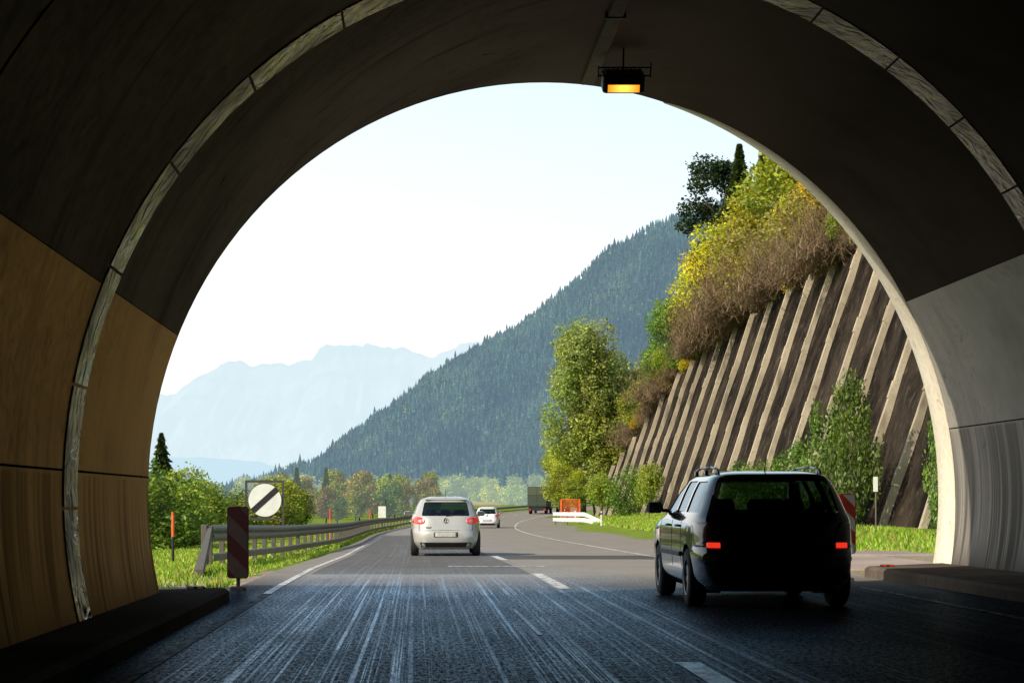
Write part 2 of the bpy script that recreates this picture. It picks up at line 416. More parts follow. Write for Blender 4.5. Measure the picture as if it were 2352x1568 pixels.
for i in range(n+1):
    ph=PB_R+(PB_L-PB_R)*i/n
    for dr in(0,.65):
        x,z=prof(ph,dr); V.append((x,portalY(x),z))
for i in range(n): F.append((2*i,2*i+1,2*i+3,2*i+2))
tparent(obj("portal_face",V,F,M_rimc,None))
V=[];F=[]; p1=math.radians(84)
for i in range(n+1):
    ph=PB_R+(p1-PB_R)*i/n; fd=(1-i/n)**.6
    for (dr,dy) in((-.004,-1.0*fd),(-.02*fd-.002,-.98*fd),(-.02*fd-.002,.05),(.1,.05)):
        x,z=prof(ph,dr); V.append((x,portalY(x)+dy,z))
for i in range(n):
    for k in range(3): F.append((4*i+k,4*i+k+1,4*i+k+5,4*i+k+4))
tparent(obj("sunlit_strip",V,F,M_sunstrip,None,True))  # strip added over the lining to carry the painted sunlight
mb=MB(); mb.box(-6,12,-46.5,-45.2,-1,9); tparent(mb.obj("unseen_light_stop",M_vault))  # unseen cap added behind the camera to keep daylight out of the tunnel
nb=19
for i in range(nb):
    a=PB_R+.02+(PB_L-PB_R-.03)*i/nb; b=PB_R+.02+(PB_L-PB_R-.03)*(i+1)/nb-.005
    V=[];F=[];k=8; wd=.62; d=-.010-random.uniform(0,.006)
    ps=[(-.002,.0)]+[(wd*j/3,d) for j in range(4)]+[(wd+.002,0)]
    m_=len(ps)
    for j in range(k+1):
        ph=a+(b-a)*j/k
        for (dy,dd) in ps:
            x,z=prof(ph,dd); V.append((x,ringY(x)+dy,z))
    for j in range(k):
        for q in range(m_-1): F.append((m_*j+q,m_*j+m_+q,m_*j+m_+1+q,m_*j+q+1))
    tparent(obj("joint_cover",V,F,M_band,None,False))
def walkway(xw,xk,y0,yw,yk):
    s=1 if xk>xw else -1
    P=[(xw,y0),(xk-.05*s,y0),(xk-.05*s,yk-.05),(xk-.15*s,yk),(xw,yw)]
    n=len(P); V=[(x,y,.15) for x,y in P]
    Q=[(xw,y0),(xk,y0),(xk,yk-.02),(xk-.12*s,yk+.06),(xw,yw+.06)]
    V+=[(x,y,.11) for x,y in Q]+[(x,y,-.1) for x,y in Q]
    F=[tuple(range(n))]+[(i,(i+1)%n,n+(i+1)%n,n+i) for i in range(n)]+[(n+i,n+(i+1)%n,2*n+(i+1)%n,2*n+i) for i in range(n)]
    return V,F
for (xw,xk,yw,yk) in((-3.4,-2.11,21.5,22.3),(8.9,6.68,31.9,29.8)):
    V,F=walkway(xw,xk,-45,yw,yk)
    o=obj("pavement",V,F,M_walk); meta(o,"raised concrete service walkway with kerb in the tunnel","pavement",kind="structure")
mb=MB()
mb.box(2.10,2.27,-20,25.6,6.46,6.56,.01)
o=mb.obj("cable_duct",M_duct); meta(o,"long concrete coloured cable duct along tunnel ceiling","cable duct")
for y in np.arange(6,25,4.):
    mb=MB(); mb.box(2.07,2.30,y,y+.05,6.445,6.53); mb.obj("strap",M_post,o)
lamp=empty("ceiling_lamp",(2.47,24.0,6.18),(math.radians(28),0,0)); meta(lamp,"lit amber floodlight hanging from tunnel ceiling","lamp")
mb=MB(); mb.box(-.25,.25,-.14,.16,-.12,.10,.02); mb.obj("housing",M_black,lamp)
mb=MB(); mb.add([(-.19,-.146,-.01),(.19,-.146,-.01),(.19,-.146,-.10),(-.19,-.146,-.10),(-.19,.08,-.125),(.19,.08,-.125)],[(0,3,2,1),(3,4,5,2)]); mb.obj("lens",M_amber,lamp)
mb=MB(); mb.box(-.24,.24,-.155,-.14,.03,.07); mb.tube((-.3,.0,.06),(.33,.0,.06),.01); mb.tube((-.30,0,.04),(-.30,0,.18),.008); mb.tube((.33,0,.04),(.33,0,.22),.008); mb.tube((-.30,.0,.16),(.33,0,.16),.010); mb.tube((0,0,.1),(0,.1,.36),.012)
for i in range(9): mb.box(-.22+i*.052,-.205+i*.052,-.12,.14,.10,.125)
mb.obj("bracket",M_black,lamp)
for (x,y,m,l) in((-2.45,22.0,M_white,"white reflector stud block on the kerb end"),(6.95,29.5,M_tail,"small red reflector on the kerb end")):
    r=empty("kerb_reflector",(x,y,.15)); meta(r,l,"reflector")
    mb=MB(); mb.box(-.10,.10,-.06,.06,0,.03,.012); mb.obj("base",M_black,r)
    for a_ in(-.08,.02):
        mb=MB(); mb.box(a_,a_+.06,-.066,-.058,.008,.022); mb.obj("lens",m,r)

hx=np.linspace(-60,-3.6,24); hy=np.linspace(-45,25.0,30); HX,HY=np.meshgrid(hx,hy)
HZ=7.5*sm((25.0-HY)/4.0)*np.clip(.35+(-3.6-HX)/8,0,1)+np.clip((-HX-12)*.12,0,6)*sm((25-HY)/9)-.3
idx=np.arange(HX.size).reshape(HX.shape); F=np.stack([idx[:-1,:-1],idx[:-1,1:],idx[1:,1:],idx[1:,:-1]],-1).reshape(-1,4)
me=mesh_np("hill",np.stack([HX,HY,HZ],-1).reshape(-1,3),F,True); me.materials.append(M_ground)  # hidden mound, added to block the sun left of the portal
meta(obj("hill",me,None),"unseen grassy mound added to shade the portal marker","hill",kind="structure")
o=obj("pavement",[(-4.3,21.9,-.018),(-2.34,21.9,-.018),(-2.34,33.5,-.05),(-3.0,33.5,-.05)],[(0,1,2,3)],M_apron); meta(o,"pale concrete apron strip outside the portal","pavement",kind="structure")
mb=MB(); mb.box(6.92,9.3,32.2,40,-.2,.02,.02); mb.box(7.6,10.5,40,43,-.2,.05,.03)
o=mb.obj("pavement",M_apron); meta(o,"sunlit pinkish concrete apron slab outside the portal","pavement",kind="structure")

# ---------------------------------------------------------------- retaining wall with ribs
LEAN=.33
def wx(y): return float(np.interp(y,[50,200],[21.0,19.4]))
def wt(y): return float(np.interp(y,[50,95,130,160,180,190,200,216],[15.5,15.3,15.6,14,12.6,10.5,7.5,4]))
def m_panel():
    m,nt,out=newmat("dark_retaining_concrete"); g=N(nt)
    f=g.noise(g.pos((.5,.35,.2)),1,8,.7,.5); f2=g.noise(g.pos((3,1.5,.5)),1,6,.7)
    c=g.mix(g.ramp(f,.4,.62),(.010,.008,.006),(.046,.034,.025)); c=g.mix(g.ramp(f2,.55,.70,0,.6),c,(.12,.095,.072)); c=g.mix(g.ramp(f2,.3,.42,.8,0),c,(.003,.003,.003))  # noise-mottled panel tone, kept near black
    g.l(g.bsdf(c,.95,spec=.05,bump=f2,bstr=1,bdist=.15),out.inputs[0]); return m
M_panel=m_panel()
M_ribm=m_concrete("rib_concrete",(.54,.46,.33),(.34,.285,.20),.9)
wall=empty("retaining_wall",(20,120,0)); meta(wall,"leaning dark concrete retaining wall with raised ribs","retaining wall")
def wp(o): o.parent=wall; o.matrix_parent_inverse=Matrix.Translation((-20,-120,0)); return o
V=[];F=[];ys=np.arange(52,217,1.5);K=8
for y in ys:
    for k in range(K+1):
        z=-.6+(wt(y)+.6)*k/K; V.append((wx(y)+LEAN*z+.05*math.sin(y*3.1+k*2),y,z))
for i in range(len(ys)-1):
    for k in range(K): p=i*(K+1)+k; F.append((p,p+1,p+K+2,p+K+1))
wp(obj("panel",V,F,M_panel))
rq=random.Random(9)
for i,y in enumerate(np.arange(54.5,217,6.6)):
    h=wt(y)+.15+rq.uniform(-.3,.2); mbr=MB(); d=.33; w=.18; y=y+rq.uniform(-.3,.3)
    pr=[];ns=7
    for j in range(ns+1):
        z=-.5+(h+.5)*j/ns; x=wx(y)+LEAN*z; jj=rq.uniform(-.02,.02)
        pr+=[(x-d+jj,y-w,z),(x-d+jj,y+w,z),(x+.1,y+w,z),(x+.1,y-w,z)]
    fs=[(0,3,2,1),tuple(4*ns+k for k in range(4))]
    for j in range(ns):
        for k in range(4): fs.append((4*j+k,4*j+(k+1)%4,4*j+4+(k+1)%4,4*j+4+k))
    mbr.add(pr,fs)
    for z in np.arange(1.8,h-1,4.2):
        x=wx(y)+LEAN*z
        a=[(x-d-.05+LEAN*t,y+sy,z+t) for t in(0,.8) for sy in(-.16,.16)]; b=[(x-d+.02+LEAN*t,y+sy,z+t) for t in(0,.8) for sy in(-.16,.16)]
        mbr.add(a+b,[(0,1,3,2),(4,6,7,5),(0,4,5,1),(2,3,7,6),(0,2,6,4),(1,5,7,3)])
    wp(mbr.obj("rib",M_ribm))
hy=np.arange(46,420,6.); K=16; V=[];F=[]
for y in hy:
    bx=wx(min(y,200)) ; z0=wt(y)+.1 if y<217 else max(.0,4-(y-217)*.2)
    x0=bx+LEAN*z0+(.0 if y<217 else (y-217)*.10)
    for k in range(K+1):
        t=(k/K)**1.4*150
        V.append((x0+t,y,z0-.2+t*.62+.5*math.sin(t*.7+y*.3)*min(1,t/4)))
for i in range(len(hy)-1):
    for k in range(K): p=i*(K+1)+k; F.append((p,p+1,p+K+2,p+K+1))
meta(obj("hillside",V,F,M_soil,None,True),"steep scrubby hillside above the retaining wall","hillside",kind="structure")

# ---------------------------------------------------------------- vegetation meshes
def leafcloud(name,lobes,n,size,pal,mat,elong=1.6,shell_=.75,gap=-.42):
    L=np.array(lobes,float); vol=(L[:,3]*L[:,4]*L[:,5])**.67; pr=vol/vol.sum()
    li=rng.choice(len(L),n,p=pr)
    d=rng.normal(size=(n,3)); d/=np.linalg.norm(d,axis=1)[:,None]
    r=np.where(rng.random(n)<shell_,rng.uniform(.75,1.08,n),rng.random(n)**.5)
    r*=1+.18*np.sin(d[:,0]*7+li)*np.cos(d[:,2]*6+li*2.)
    P=L[li,:3]+d*r[:,None]*L[li,3:6]
    P+=rng.normal(size=(n,3))*size*.7
    q=max(.5,L[:,3].mean())
    keep=np.sin(P[:,0]*2.6/q)*np.sin(P[:,2]*3.1/q+1)*np.sin(P[:,1]*2.9/q+2)>gap
    P=P[keep]; li=li[keep]; d=d[keep]; n=len(P)
    a=rng.normal(size=(n,3)); a[:,2]*=.7; a/=np.linalg.norm(a,axis=1)[:,None]
    nn=d*.8+rng.normal(size=(n,3))*.6+np.array([0,0,.3]); nn-= (nn*a).sum(1)[:,None]*a; nn/=np.linalg.norm(nn,axis=1)[:,None]
    b=np.cross(nn,a)
    s=size*rng.uniform(.6,1.35,n)[:,None]
    V=np.stack([P-a*s*elong*.5,P+b*s*.42-a*s*.05,P+a*s*elong*.5,P-b*s*.42-a*s*.05],1).reshape(-1,3)
    F=np.arange(4*n).reshape(-1,4)
    cols=np.array([p[0] for p in pal]); w=np.array([p[1] for p in pal],float); w/=w.sum()
    lc=rng.choice(len(pal),len(L),p=w); c0=cols[lc[li]]; c1=cols[rng.choice(len(pal),n,p=w)]
    t=rng.random(n)[:,None]; C=c0*(.35+.3*t)+c1*(.65-.3*t)
    C*=rng.uniform(.6,1.4,n)[:,None]
    me=mesh_np(name,V,F,False); vcol(me,np.repeat(C,4,0)); me.materials.append(mat); return me
def lobes_round(r,h,z0,n=9,seed=0):
    q=random.Random(seed); L=[]
    for i in range(n):
        ang=q.uniform(0,6.28); z=z0+h*(.12+.8*q.random())
        f=math.sin(math.pi*min(.95,max(.12,(z-z0)/h)))**.6
        rr=r*f*q.uniform(.2,.72); s=r*q.uniform(.26,.48)
        L.append((math.cos(ang)*rr,math.sin(ang)*rr,z,s,s,s*q.uniform(.7,1.1)))
    return L
def trunkmesh(name,h,r,branches,mat=M_bark,seed=0,bl=1.0):
    q=random.Random(seed); m=MB()
    p=Vector((0,0,-.4)); k=5; pts=[p]
    for i in range(k): pts.append(Vector((q.uniform(-.04,.04)*h,q.uniform(-.04,.04)*h,h*(i+1)/k)))
    for i in range(k): m.tube(pts[i],pts[i+1],r*(1-.16*i),r*(1-.16*(i+1)),8,cap=(i in(0,k-1)))
    for b in range(branches):
        t=q.uniform(.25,.98)*k; i=min(k-1,int(t)); s=pts[i].lerp(pts[i+1],t-i)
        a=q.uniform(0,6.28); l=h*q.uniform(.22,.45)*bl; e_=s+Vector((math.cos(a)*l*.75,math.sin(a)*l*.75,l*.7)); mid=s.lerp(e_,.5)+Vector((0,0,-.06*l))
        m.tube(s,mid,r*.35,r*.22,6,False); m.tube(mid,e_,r*.22,r*.06,6,False)
        for c in range(2):
            a2=a+q.uniform(-1,1); e2=mid+Vector((math.cos(a2)*l*.4,math.sin(a2)*l*.4,l*.35)); m.tube(mid,e2,r*.14,r*.04,5,False)
    me=bpy.data.meshes.new(name); me.from_pydata(m.V,[],m.F); me.update(); me.materials.append(mat)
    for p_ in me.polygons: p_.use_smooth=True
    return me
G1=(.075,.13,.018);G2=(.045,.085,.015);G3=(.13,.18,.025);YG=(.26,.28,.02);YL=(.46,.38,.015);OR=(.46,.24,.015);BR=(.17,.10,.035);DG=(.014,.028,.010);WG=(.17,.21,.07);OL=(.15,.14,.035)
palG=[(G1,4),(G2,3),(G3,3)]; palY=[(YL,4),(YG,6),(G3,2)]; palYO=[(YL,5),(OR,2),(YG,4),(OL,2)]; palD=[(DG,6),(G2,1)]
palW=[(WG,6),(G3,2),(OL,2),(YG,1)]; palB=[(BR,3),(OL,4),(YG,2)]; palM=[(YG,4),(G3,3),(OL,2),(G1,2)]
def conifer_leaf(name,h,r,n,size,mat,pal=palD,tiers=16):
    t=rng.random(n)**.75; z=h*(.08+.92*t); R=r*(1-t)*1.0+.05
    tier=(z/h*tiers); ang=rng.random(n)*6.283
    saw=(.5+.5*(1-(tier%1)))*(1+.22*np.sin(ang*5+np.floor(tier)*2.1)); rr=R*saw*np.sqrt(rng.uniform(.15,1,n))
    P=np.stack([np.cos(ang)*rr,np.sin(ang)*rr,z-rr*.35],1)
    a=np.stack([np.cos(ang),np.sin(ang),np.full(n,-.45)],1)+rng.normal(size=(n,3))*.3; a/=np.linalg.norm(a,axis=1)[:,None]
    b=np.cross(a,rng.normal(size=(n,3))); b/=np.linalg.norm(b,axis=1)[:,None]
    s=size*rng.uniform(.6,1.3,n)[:,None]
    V=np.stack([P-a*s,P+b*s*.4,P+a*s,P-b*s*.4],1).reshape(-1,3)
    cols=np.array([p[0] for p in pal]); C=cols[rng.integers(0,len(cols),n)]*rng.uniform(.6,1.4,n)[:,None]
    me=mesh_np(name,V,np.arange(4*n).reshape(-1,4)); vcol(me,np.repeat(C,4,0)); me.materials.append(mat); return me
def twigs(name,r,h,n,mat=M_twig):
    q=random.Random(len(name)+n); V=[];F=[]
    for i in range(n):
        a=q.uniform(0,6.283); up=q.uniform(.15,1); l=q.uniform(.4,1.2)
        sx,sy=q.gauss(0,r*.25),q.gauss(0,r*.25)
        p=Vector((sx,sy,0)); d=Vector((math.cos(a)*(1.1-up*.8)*r,math.sin(a)*(1.1-up*.8)*r,up*h))*l
        w=.020*q.uniform(.6,1.4); side=Vector((-math.sin(a),math.cos(a),0))
        prev=None
        for k in range(5):
            t=k/4; c=p+d*t+Vector((0,0,-.35*h*t*t*(1-up)))+Vector((q.gauss(0,.04*r),q.gauss(0,.04*r),q.gauss(0,.04*r)))
            ww=w*(1-.8*t); b=len(V); V+= [c-side*ww,c+side*ww,]
            if prev is not None: F.append((prev,prev+1,b+1,b))
            prev=b
            if k in(2,3):
                for _ in range(2):
                    e_=c+Vector((q.gauss(0,.2)*r,q.gauss(0,.2)*r,q.uniform(.02,.3)*h)); bb=len(V); V+=[c-side*.010,c+side*.010,e_]; F.append((bb,bb+1,bb+2))
    me=bpy.data.meshes.new(name); me.from_pydata([tuple(v) for v in V],[],F); me.update(); me.materials.append(mat); return me
def plant(name,trunk,crown,loc,s=1,rz=None,label="",cat="tree",group=None,sz=None):
    o=empty(name,loc,(0,0,random.uniform(0,6.28) if rz is None else rz)); 
    if sz is None: sz=s
    o.scale=(s,s,sz)
    meta(o,label,cat,group)
    if trunk: obj("trunk",trunk,None,None,o)
    if crown:
        cs=crown if isinstance(crown,(list,tuple)) else [crown]
        for i,c in enumerate(cs): obj("crown" if i==0 else "branches",c,None,None,o)
    return o
random.seed(11)
T_mid=trunkmesh("trunk_mesh",5.5,.16,7,seed=1)
T_big=trunkmesh("trunk_mesh_tall",12,.28,14,seed=2,bl=.55)
T_bush=trunkmesh("stem_mesh",1.6,.05,7,seed=3)
C_yel=[leafcloud("crown_yellow%d"%i,lobes_round(2.9,6.2,1.4,24,seed=20+i),12500,.145,palY if i!=1 else palYO,M_leaf,shell_=.65) for i in range(3)]
C_grn=[leafcloud("crown_green%d"%i,lobes_round(2.8,6.4,1.2,24,seed=30+i),12000,.15,(palM,palG,palM)[i],M_leaf,shell_=.65) for i in range(3)]
C_wil=leafcloud("crown_willow",[(l[0],l[1],l[2],l[3]*.72,l[4]*.72,l[5]*1.2) for l in lobes_round(4.8,17.5,1.6,64,seed=41)],42000,.19,palW,M_leaf,shell_=.5,gap=-.4)
C_drk=leafcloud("crown_dark",[(l[0],l[1],l[2],l[3]*.8,l[4]*.8,l[5]*.7) for l in lobes_round(3.9,13.5,3,34,seed=44)],20000,.18,palD,M_leaf,shell_=.6)
C_bsh=[leafcloud("foliage_bush%d"%i,lobes_round(1.7,2.6,.1,16,seed=50+i),5600,.095,(palG,palM,palG)[i],M_leaf,shell_=.6) for i in range(3)]
C_byel=leafcloud("foliage_bush_yellow",lobes_round(1.8,2.8,.1,16,seed=57),5600,.10,palYO,M_leaf,shell_=.6)
C_sps=[leafcloud("foliage_sparse%d"%i,[(l[0],l[1],l[2],l[3]*.55,l[4]*.55,l[5]*.8) for l in lobes_round(1.8,2.5,.1,20,seed=150+i)],4200,.085,[(G1,4),(G2,4),(G3,2),((.17,.22,.09),1)],M_leaf,shell_=.4,gap=-.3) for i in range(2)]
C_brn=leafcloud("foliage_brown",lobes_round(2.1,3.0,.2,12,seed=61),2400,.10,palB,M_leaf,shell_=.4,gap=-.2)
TW=[twigs("twig_spray%d"%i,2.6,2.6,820) for i in range(2)]
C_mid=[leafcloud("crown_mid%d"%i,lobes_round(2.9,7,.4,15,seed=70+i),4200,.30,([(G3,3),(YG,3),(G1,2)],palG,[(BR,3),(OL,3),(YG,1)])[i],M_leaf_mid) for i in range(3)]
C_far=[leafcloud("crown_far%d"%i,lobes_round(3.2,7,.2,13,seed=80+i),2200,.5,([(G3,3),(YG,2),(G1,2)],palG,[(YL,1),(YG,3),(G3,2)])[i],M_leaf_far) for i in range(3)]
C_con=conifer_leaf("crown_spruce",10,2.6,7000,.20,M_leaf)
C_conb=conifer_leaf("crown_spruce_tall",17,4.4,22000,.26,M_leaf,tiers=20)
C_conm=conifer_leaf("crown_spruce_mid",10,2.3,3000,.36,M_leaf_mid)
T_con=trunkmesh("trunk_spruce",9.6,.14,0,seed=5)
T_conb=trunkmesh("trunk_spruce_tall",16.2,.26,0,seed=6)
def g0(x,y): return float(gz(x,y))
def above(x,y): 
    z0=wt(y); x0=wx(y)+LEAN*z0; return z0-.3+max(0,x-x0)*.62
gw="trees growing above the retaining wall"
for (x,y,s,k,ci) in [(25.4,167,1.35,'y',0),(27.6,158,1.5,'y',2),(29.4,152,1.75,'g',0),(27.2,140,1.0,'y',2),(28.5,133,1.1,'y',1),(27.5,124,.85,'y',1),
                     (24.2,186,1.15,'g',1),(26.0,178,1.3,'y',2),(23.2,193,.85,'g',1),(31,146,1.6,'y',2),(33,138,1.6,'y',0),(31,126,1.4,'y',1),(30,118,1.2,'y',1),(29,110,1.0,'y',0),
                     (22.2,200,.8,'g',0),(29,172,1.4,'g',0),(28,186,1.3,'g',1),(32,160,1.6,'g',0),(25.6,148,.75,'y',0),(25.4,157,.7,'g',0),(26.2,131,.65,'y',1),(24.8,173,.7,'y',2),(25.7,140,.5,'g',2)]:
    nm={'y':"yellow",'g':"green"}[k]
    plant("tree",T_mid,(C_yel if k=='y' else C_grn)[ci],(x,y,above(x,y)-.4),s,label="%s autumn tree on the slope above the ribbed wall"%nm,group=gw)
plant("tree",T_big,C_drk,(26.2,173,above(26.2,173)-.5),1.1,label="tall dark green tree rising from the slope",group=gw)
plant("spruce_tree",T_conb,C_conb,(27.6,171,above(27.6,171)-.5),1.0,label="tall dark pointed spruce rising from the slope",group=gw)
plant("spruce_tree",T_conb,C_conb,(30.2,174,above(30.2,174)-1.5),1.0,label="tall dark pointed spruce rising from the slope",group=gw)
gs="dry shrubs overhanging the retaining wall"
random.seed(5)
y=98.0
while y<207:
    x=wx(y)+LEAN*wt(y)+random.uniform(-.6,1.2)
    s=random.choice((.6,.8,1.1,1.5,1.8))*(1.1 if 125<y<165 else .9)
    if random.random()<.68:
        plant("dry_shrub",None,[C_brn,TW[int(y)%2]] ,(x,y,wt(y)-.4+random.uniform(0,1.0)),s,label="brown leafless shrub hanging over the wall top",cat="shrub",group=gs)
    else:
        plant("bush",T_bush,random.choice([C_bsh[1],C_byel,C_bsh[0]]),(x,y,wt(y)-.5),1.1*s,label="leafy bush hanging over the wall top",cat="bush",group="green bushes on top of the wall")
    for _ in range(random.choice((1,1,2,2))):
        plant("bush",T_bush,random.choice(C_bsh+[C_bsh[1],C_byel]),(x+random.uniform(-.8,1.0),y+random.uniform(0,3),wt(y)-.5+random.uniform(0,1.6)),random.uniform(.4,1.15),label="small leafy bush on top of the wall",cat="bush",group="green bushes on top of the wall")
    y+=random.uniform(3.0,4.8)
for y in (135,141,147,153,159,166,173,181):
    x=wx(y)+LEAN*wt(y)+random.uniform(1.5,3)
    plant("dry_shrub",None,[C_brn,TW[int(y)%2]],(x,y,above(x,y)),random.uniform(1.0,1.8),label="brown leafless shrub hanging over the wall top",cat="shrub",group=gs)
gb="green bushes at the foot of the retaining wall"
for (x,y,s,sz,c) in [(18.7,86,1.0,2.5,0),(18.2,88,1.0,2.0,1),(17.4,90,1.0,1.5,0),(16.7,94,1.0,1.25,1),(15.9,98,.9,1.0,0),(16.9,104,1.0,1.2,1),(17.9,126,.8,.9,1),(17.2,148,.9,1.3,1),(17,164,1.2,1.4,0),(16.5,178,1.2,1.3,1),
                     (19.7,92,.9,2.0,0),(15.9,60,.55,1.5,1),(16.2,61,.5,.8,0)]:
    plant("bush",T_bush,C_sps[c] if y<110 else C_bsh[c],(x,y,g0(x,y)-.1),s,sz=sz,label="leafy green bush growing against the ribbed wall",cat="bush",group=gb)
plant("willow_tree",T_big,C_wil,(18.3,220,-.2),1.12,label="tall pale green willow beyond the wall end",cat="tree")
plant("willow_tree",T_big,C_wil,(21.2,228,-.2),.98,rz=2,label="tall pale green willow beyond the wall end",cat="tree")
for (x,y,s,k,c) in [(15.6,218,.7,'g',0),(17.0,213,.6,'g',0),(16.2,226,1.0,'g',2),(19.6,220,1.0,'g',0),(21.8,219,1.3,'g',2),(22.4,221,1.9,'g',2),(24.5,221,2.1,'g',1),(19.5,238,1.2,'g',0),(23,242,1.6,'g',0),(26,231,2.2,'g',2),(23.2,218,1.4,'g',2)]:
    plant("tree",T_mid,(C_yel if k=='y' else C_grn)[c],(x,y,-.3),s,label="leafy green tree in the copse beside the road",group="copse beyond the retaining wall")
random.seed(21)
gl="hedge bushes beside the motorway"
for i in range(16):
    x=-8.6-random.random()*5; y=66+random.random()*18
    plant("bush",T_bush,C_bsh[(0,0,1,2)[i%4]],(x,y,g0(x,y)-.1),random.uniform(.9,1.2),sz=random.uniform(.72,1.0),label="dense green hedge bush behind the lawn",cat="bush",group=gl)
for i in range(26):
    y=90+random.random()*60; x=-(y*.045)-2.5-random.random()*11
    plant("bush",T_bush,C_bsh[i%3],(x,y,g0(x,y)-.1),random.uniform(.9,1.4),sz=random.uniform(.7,1.15),label="dense green hedge bush behind the crash barrier",cat="bush",group=gl)
plant("spruce_tree",T_con,C_con,(-12.5,97,-.6),.62,sz=.5,label="small dark spruce rising above the hedge",cat="tree")
for (x,y,s) in [(-14.0,230,.55),(-12.0,260,.6),(-3.5,250,.5)]:
    plant("spruce_tree",T_con,C_conm,(x,y,-.6),s,label="dark spruce in the valley tree belt",cat="tree")
gm="valley trees beyond the crash barrier"
for i in range(56):
    y=170+random.random()*190; u=random.uniform(-.078,.012); x=u*y
    if x-float(off(y))>-9: x=float(off(y))-9-random.random()*6
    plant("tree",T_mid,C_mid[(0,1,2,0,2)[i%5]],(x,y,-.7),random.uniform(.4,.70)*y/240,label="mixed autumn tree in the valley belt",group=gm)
gf="hazy trees across the valley floor"
for i in range(70):
    y=430+random.random()*350; u=random.uniform(-.09,.085); x=u*y
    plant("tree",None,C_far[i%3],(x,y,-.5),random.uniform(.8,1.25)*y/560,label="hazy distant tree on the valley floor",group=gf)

# ---------------------------------------------------------------- forested hill
A=np.array([(-.085,.000),(-.0612,.0110),(-.035,.030),(0,.0535),(.0175,.0685),(.0372,.083),(.0722,.103),(.0962,.126),(.1345,.143),(.19,.17),(.3,.22),(.6,.25)])
def hillz(X,Y):
    Zs=np.interp(X/2500.,A[:,0],A[:,1])*2500.
    t=(2500-Y)/950.
    t=np.where(t<0,-t*1.2,t)
    z=Zs*np.clip(1-t,0,1)**.9
    z+= (16*np.sin(X*.021+Y*.006)+11*np.sin(X*.05-Y*.013)+6*np.sin(X*.09+Y*.03))*np.clip(z/60,0,1)*np.clip(t*4,0.25,1)
    return z-1
hx=np.linspace(-260,1500,90); hy=np.linspace(1540,2900,60); HX,HY=np.meshgrid(hx,hy); HZ=hillz(HX,HY)
idx=np.arange(HX.size).reshape(HX.shape); F=np.stack([idx[:-1,:-1],idx[:-1,1:],idx[1:,1:],idx[1:,:-1]],-1).reshape(-1,4)
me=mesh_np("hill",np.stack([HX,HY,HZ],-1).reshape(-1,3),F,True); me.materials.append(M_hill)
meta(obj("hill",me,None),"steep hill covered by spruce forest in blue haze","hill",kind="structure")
nT=36000
X=rng.uniform(-215,470,nT); Y=2540-rng.random(nT)*960; Z=hillz(X,Y); ok=(Z>1.5)&(X/Y<.165); X,Y,Z=X[ok],Y[ok],Z[ok]; nT=len(X)
H=rng.uniform(4.5,12,nT)*np.where(rng.random(nT)<.05,1.5,1); Rr=H*rng.uniform(.15,.24,nT)
sides=6; VV=[]
patchy=np.sin(X*.03+1)*np.sin(Y*.02)+.5*np.sin(X*.011-Y*.008)+.4*np.sin(X*.07)*np.sin(Y*.045+2)
decid=rng.random(nT)<np.clip(.08+.22*patchy,0.02,.5)
tiers=[(0.08,.46,1.0),(.32,.72,.72),(.58,1.0,.46)]
for (z0,z1,rf) in tiers:
    ang=np.arange(sides)/sides*2*np.pi
    ring=np.stack([np.cos(ang)[None,:]*(Rr*rf)[:,None]*rng.uniform(.75,1.25,(nT,sides))+X[:,None],
                   np.sin(ang)[None,:]*(Rr*rf)[:,None]*rng.uniform(.75,1.25,(nT,sides))+Y[:,None],
                   np.repeat((Z+H*z0)[:,None],sides,1)+rng.uniform(-.5,.5,(nT,sides))],-1)
    apex=np.stack([X,Y,Z+H*z1*np.where(decid,.7,1)],-1)[:,None,:]
    VV.append(np.concatenate([ring,apex],1))
V=np.concatenate(VV,1).reshape(-1,3); per=(sides+1)*3
f=[]
for k in range(3):
    for i in range(sides): f.append((k*(sides+1)+i,k*(sides+1)+(i+1)%sides,k*(sides+1)+sides))
F=(np.arange(nT)[:,None,None]*per+np.array(f)[None]).reshape(-1,3)
C=np.array([.019,.038,.022])*rng.uniform(.35,1.8,nT)[:,None]*(1+.4*patchy)[:,None]
C[decid]=np.array([.12,.125,.028])*rng.uniform(.35,1.1,decid.sum())[:,None]
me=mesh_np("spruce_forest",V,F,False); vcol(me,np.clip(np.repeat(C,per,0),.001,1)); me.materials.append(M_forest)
meta(obj("spruce_forest",me,None),"dense far-off spruce forest covering the hillside","forest",kind="stuff")

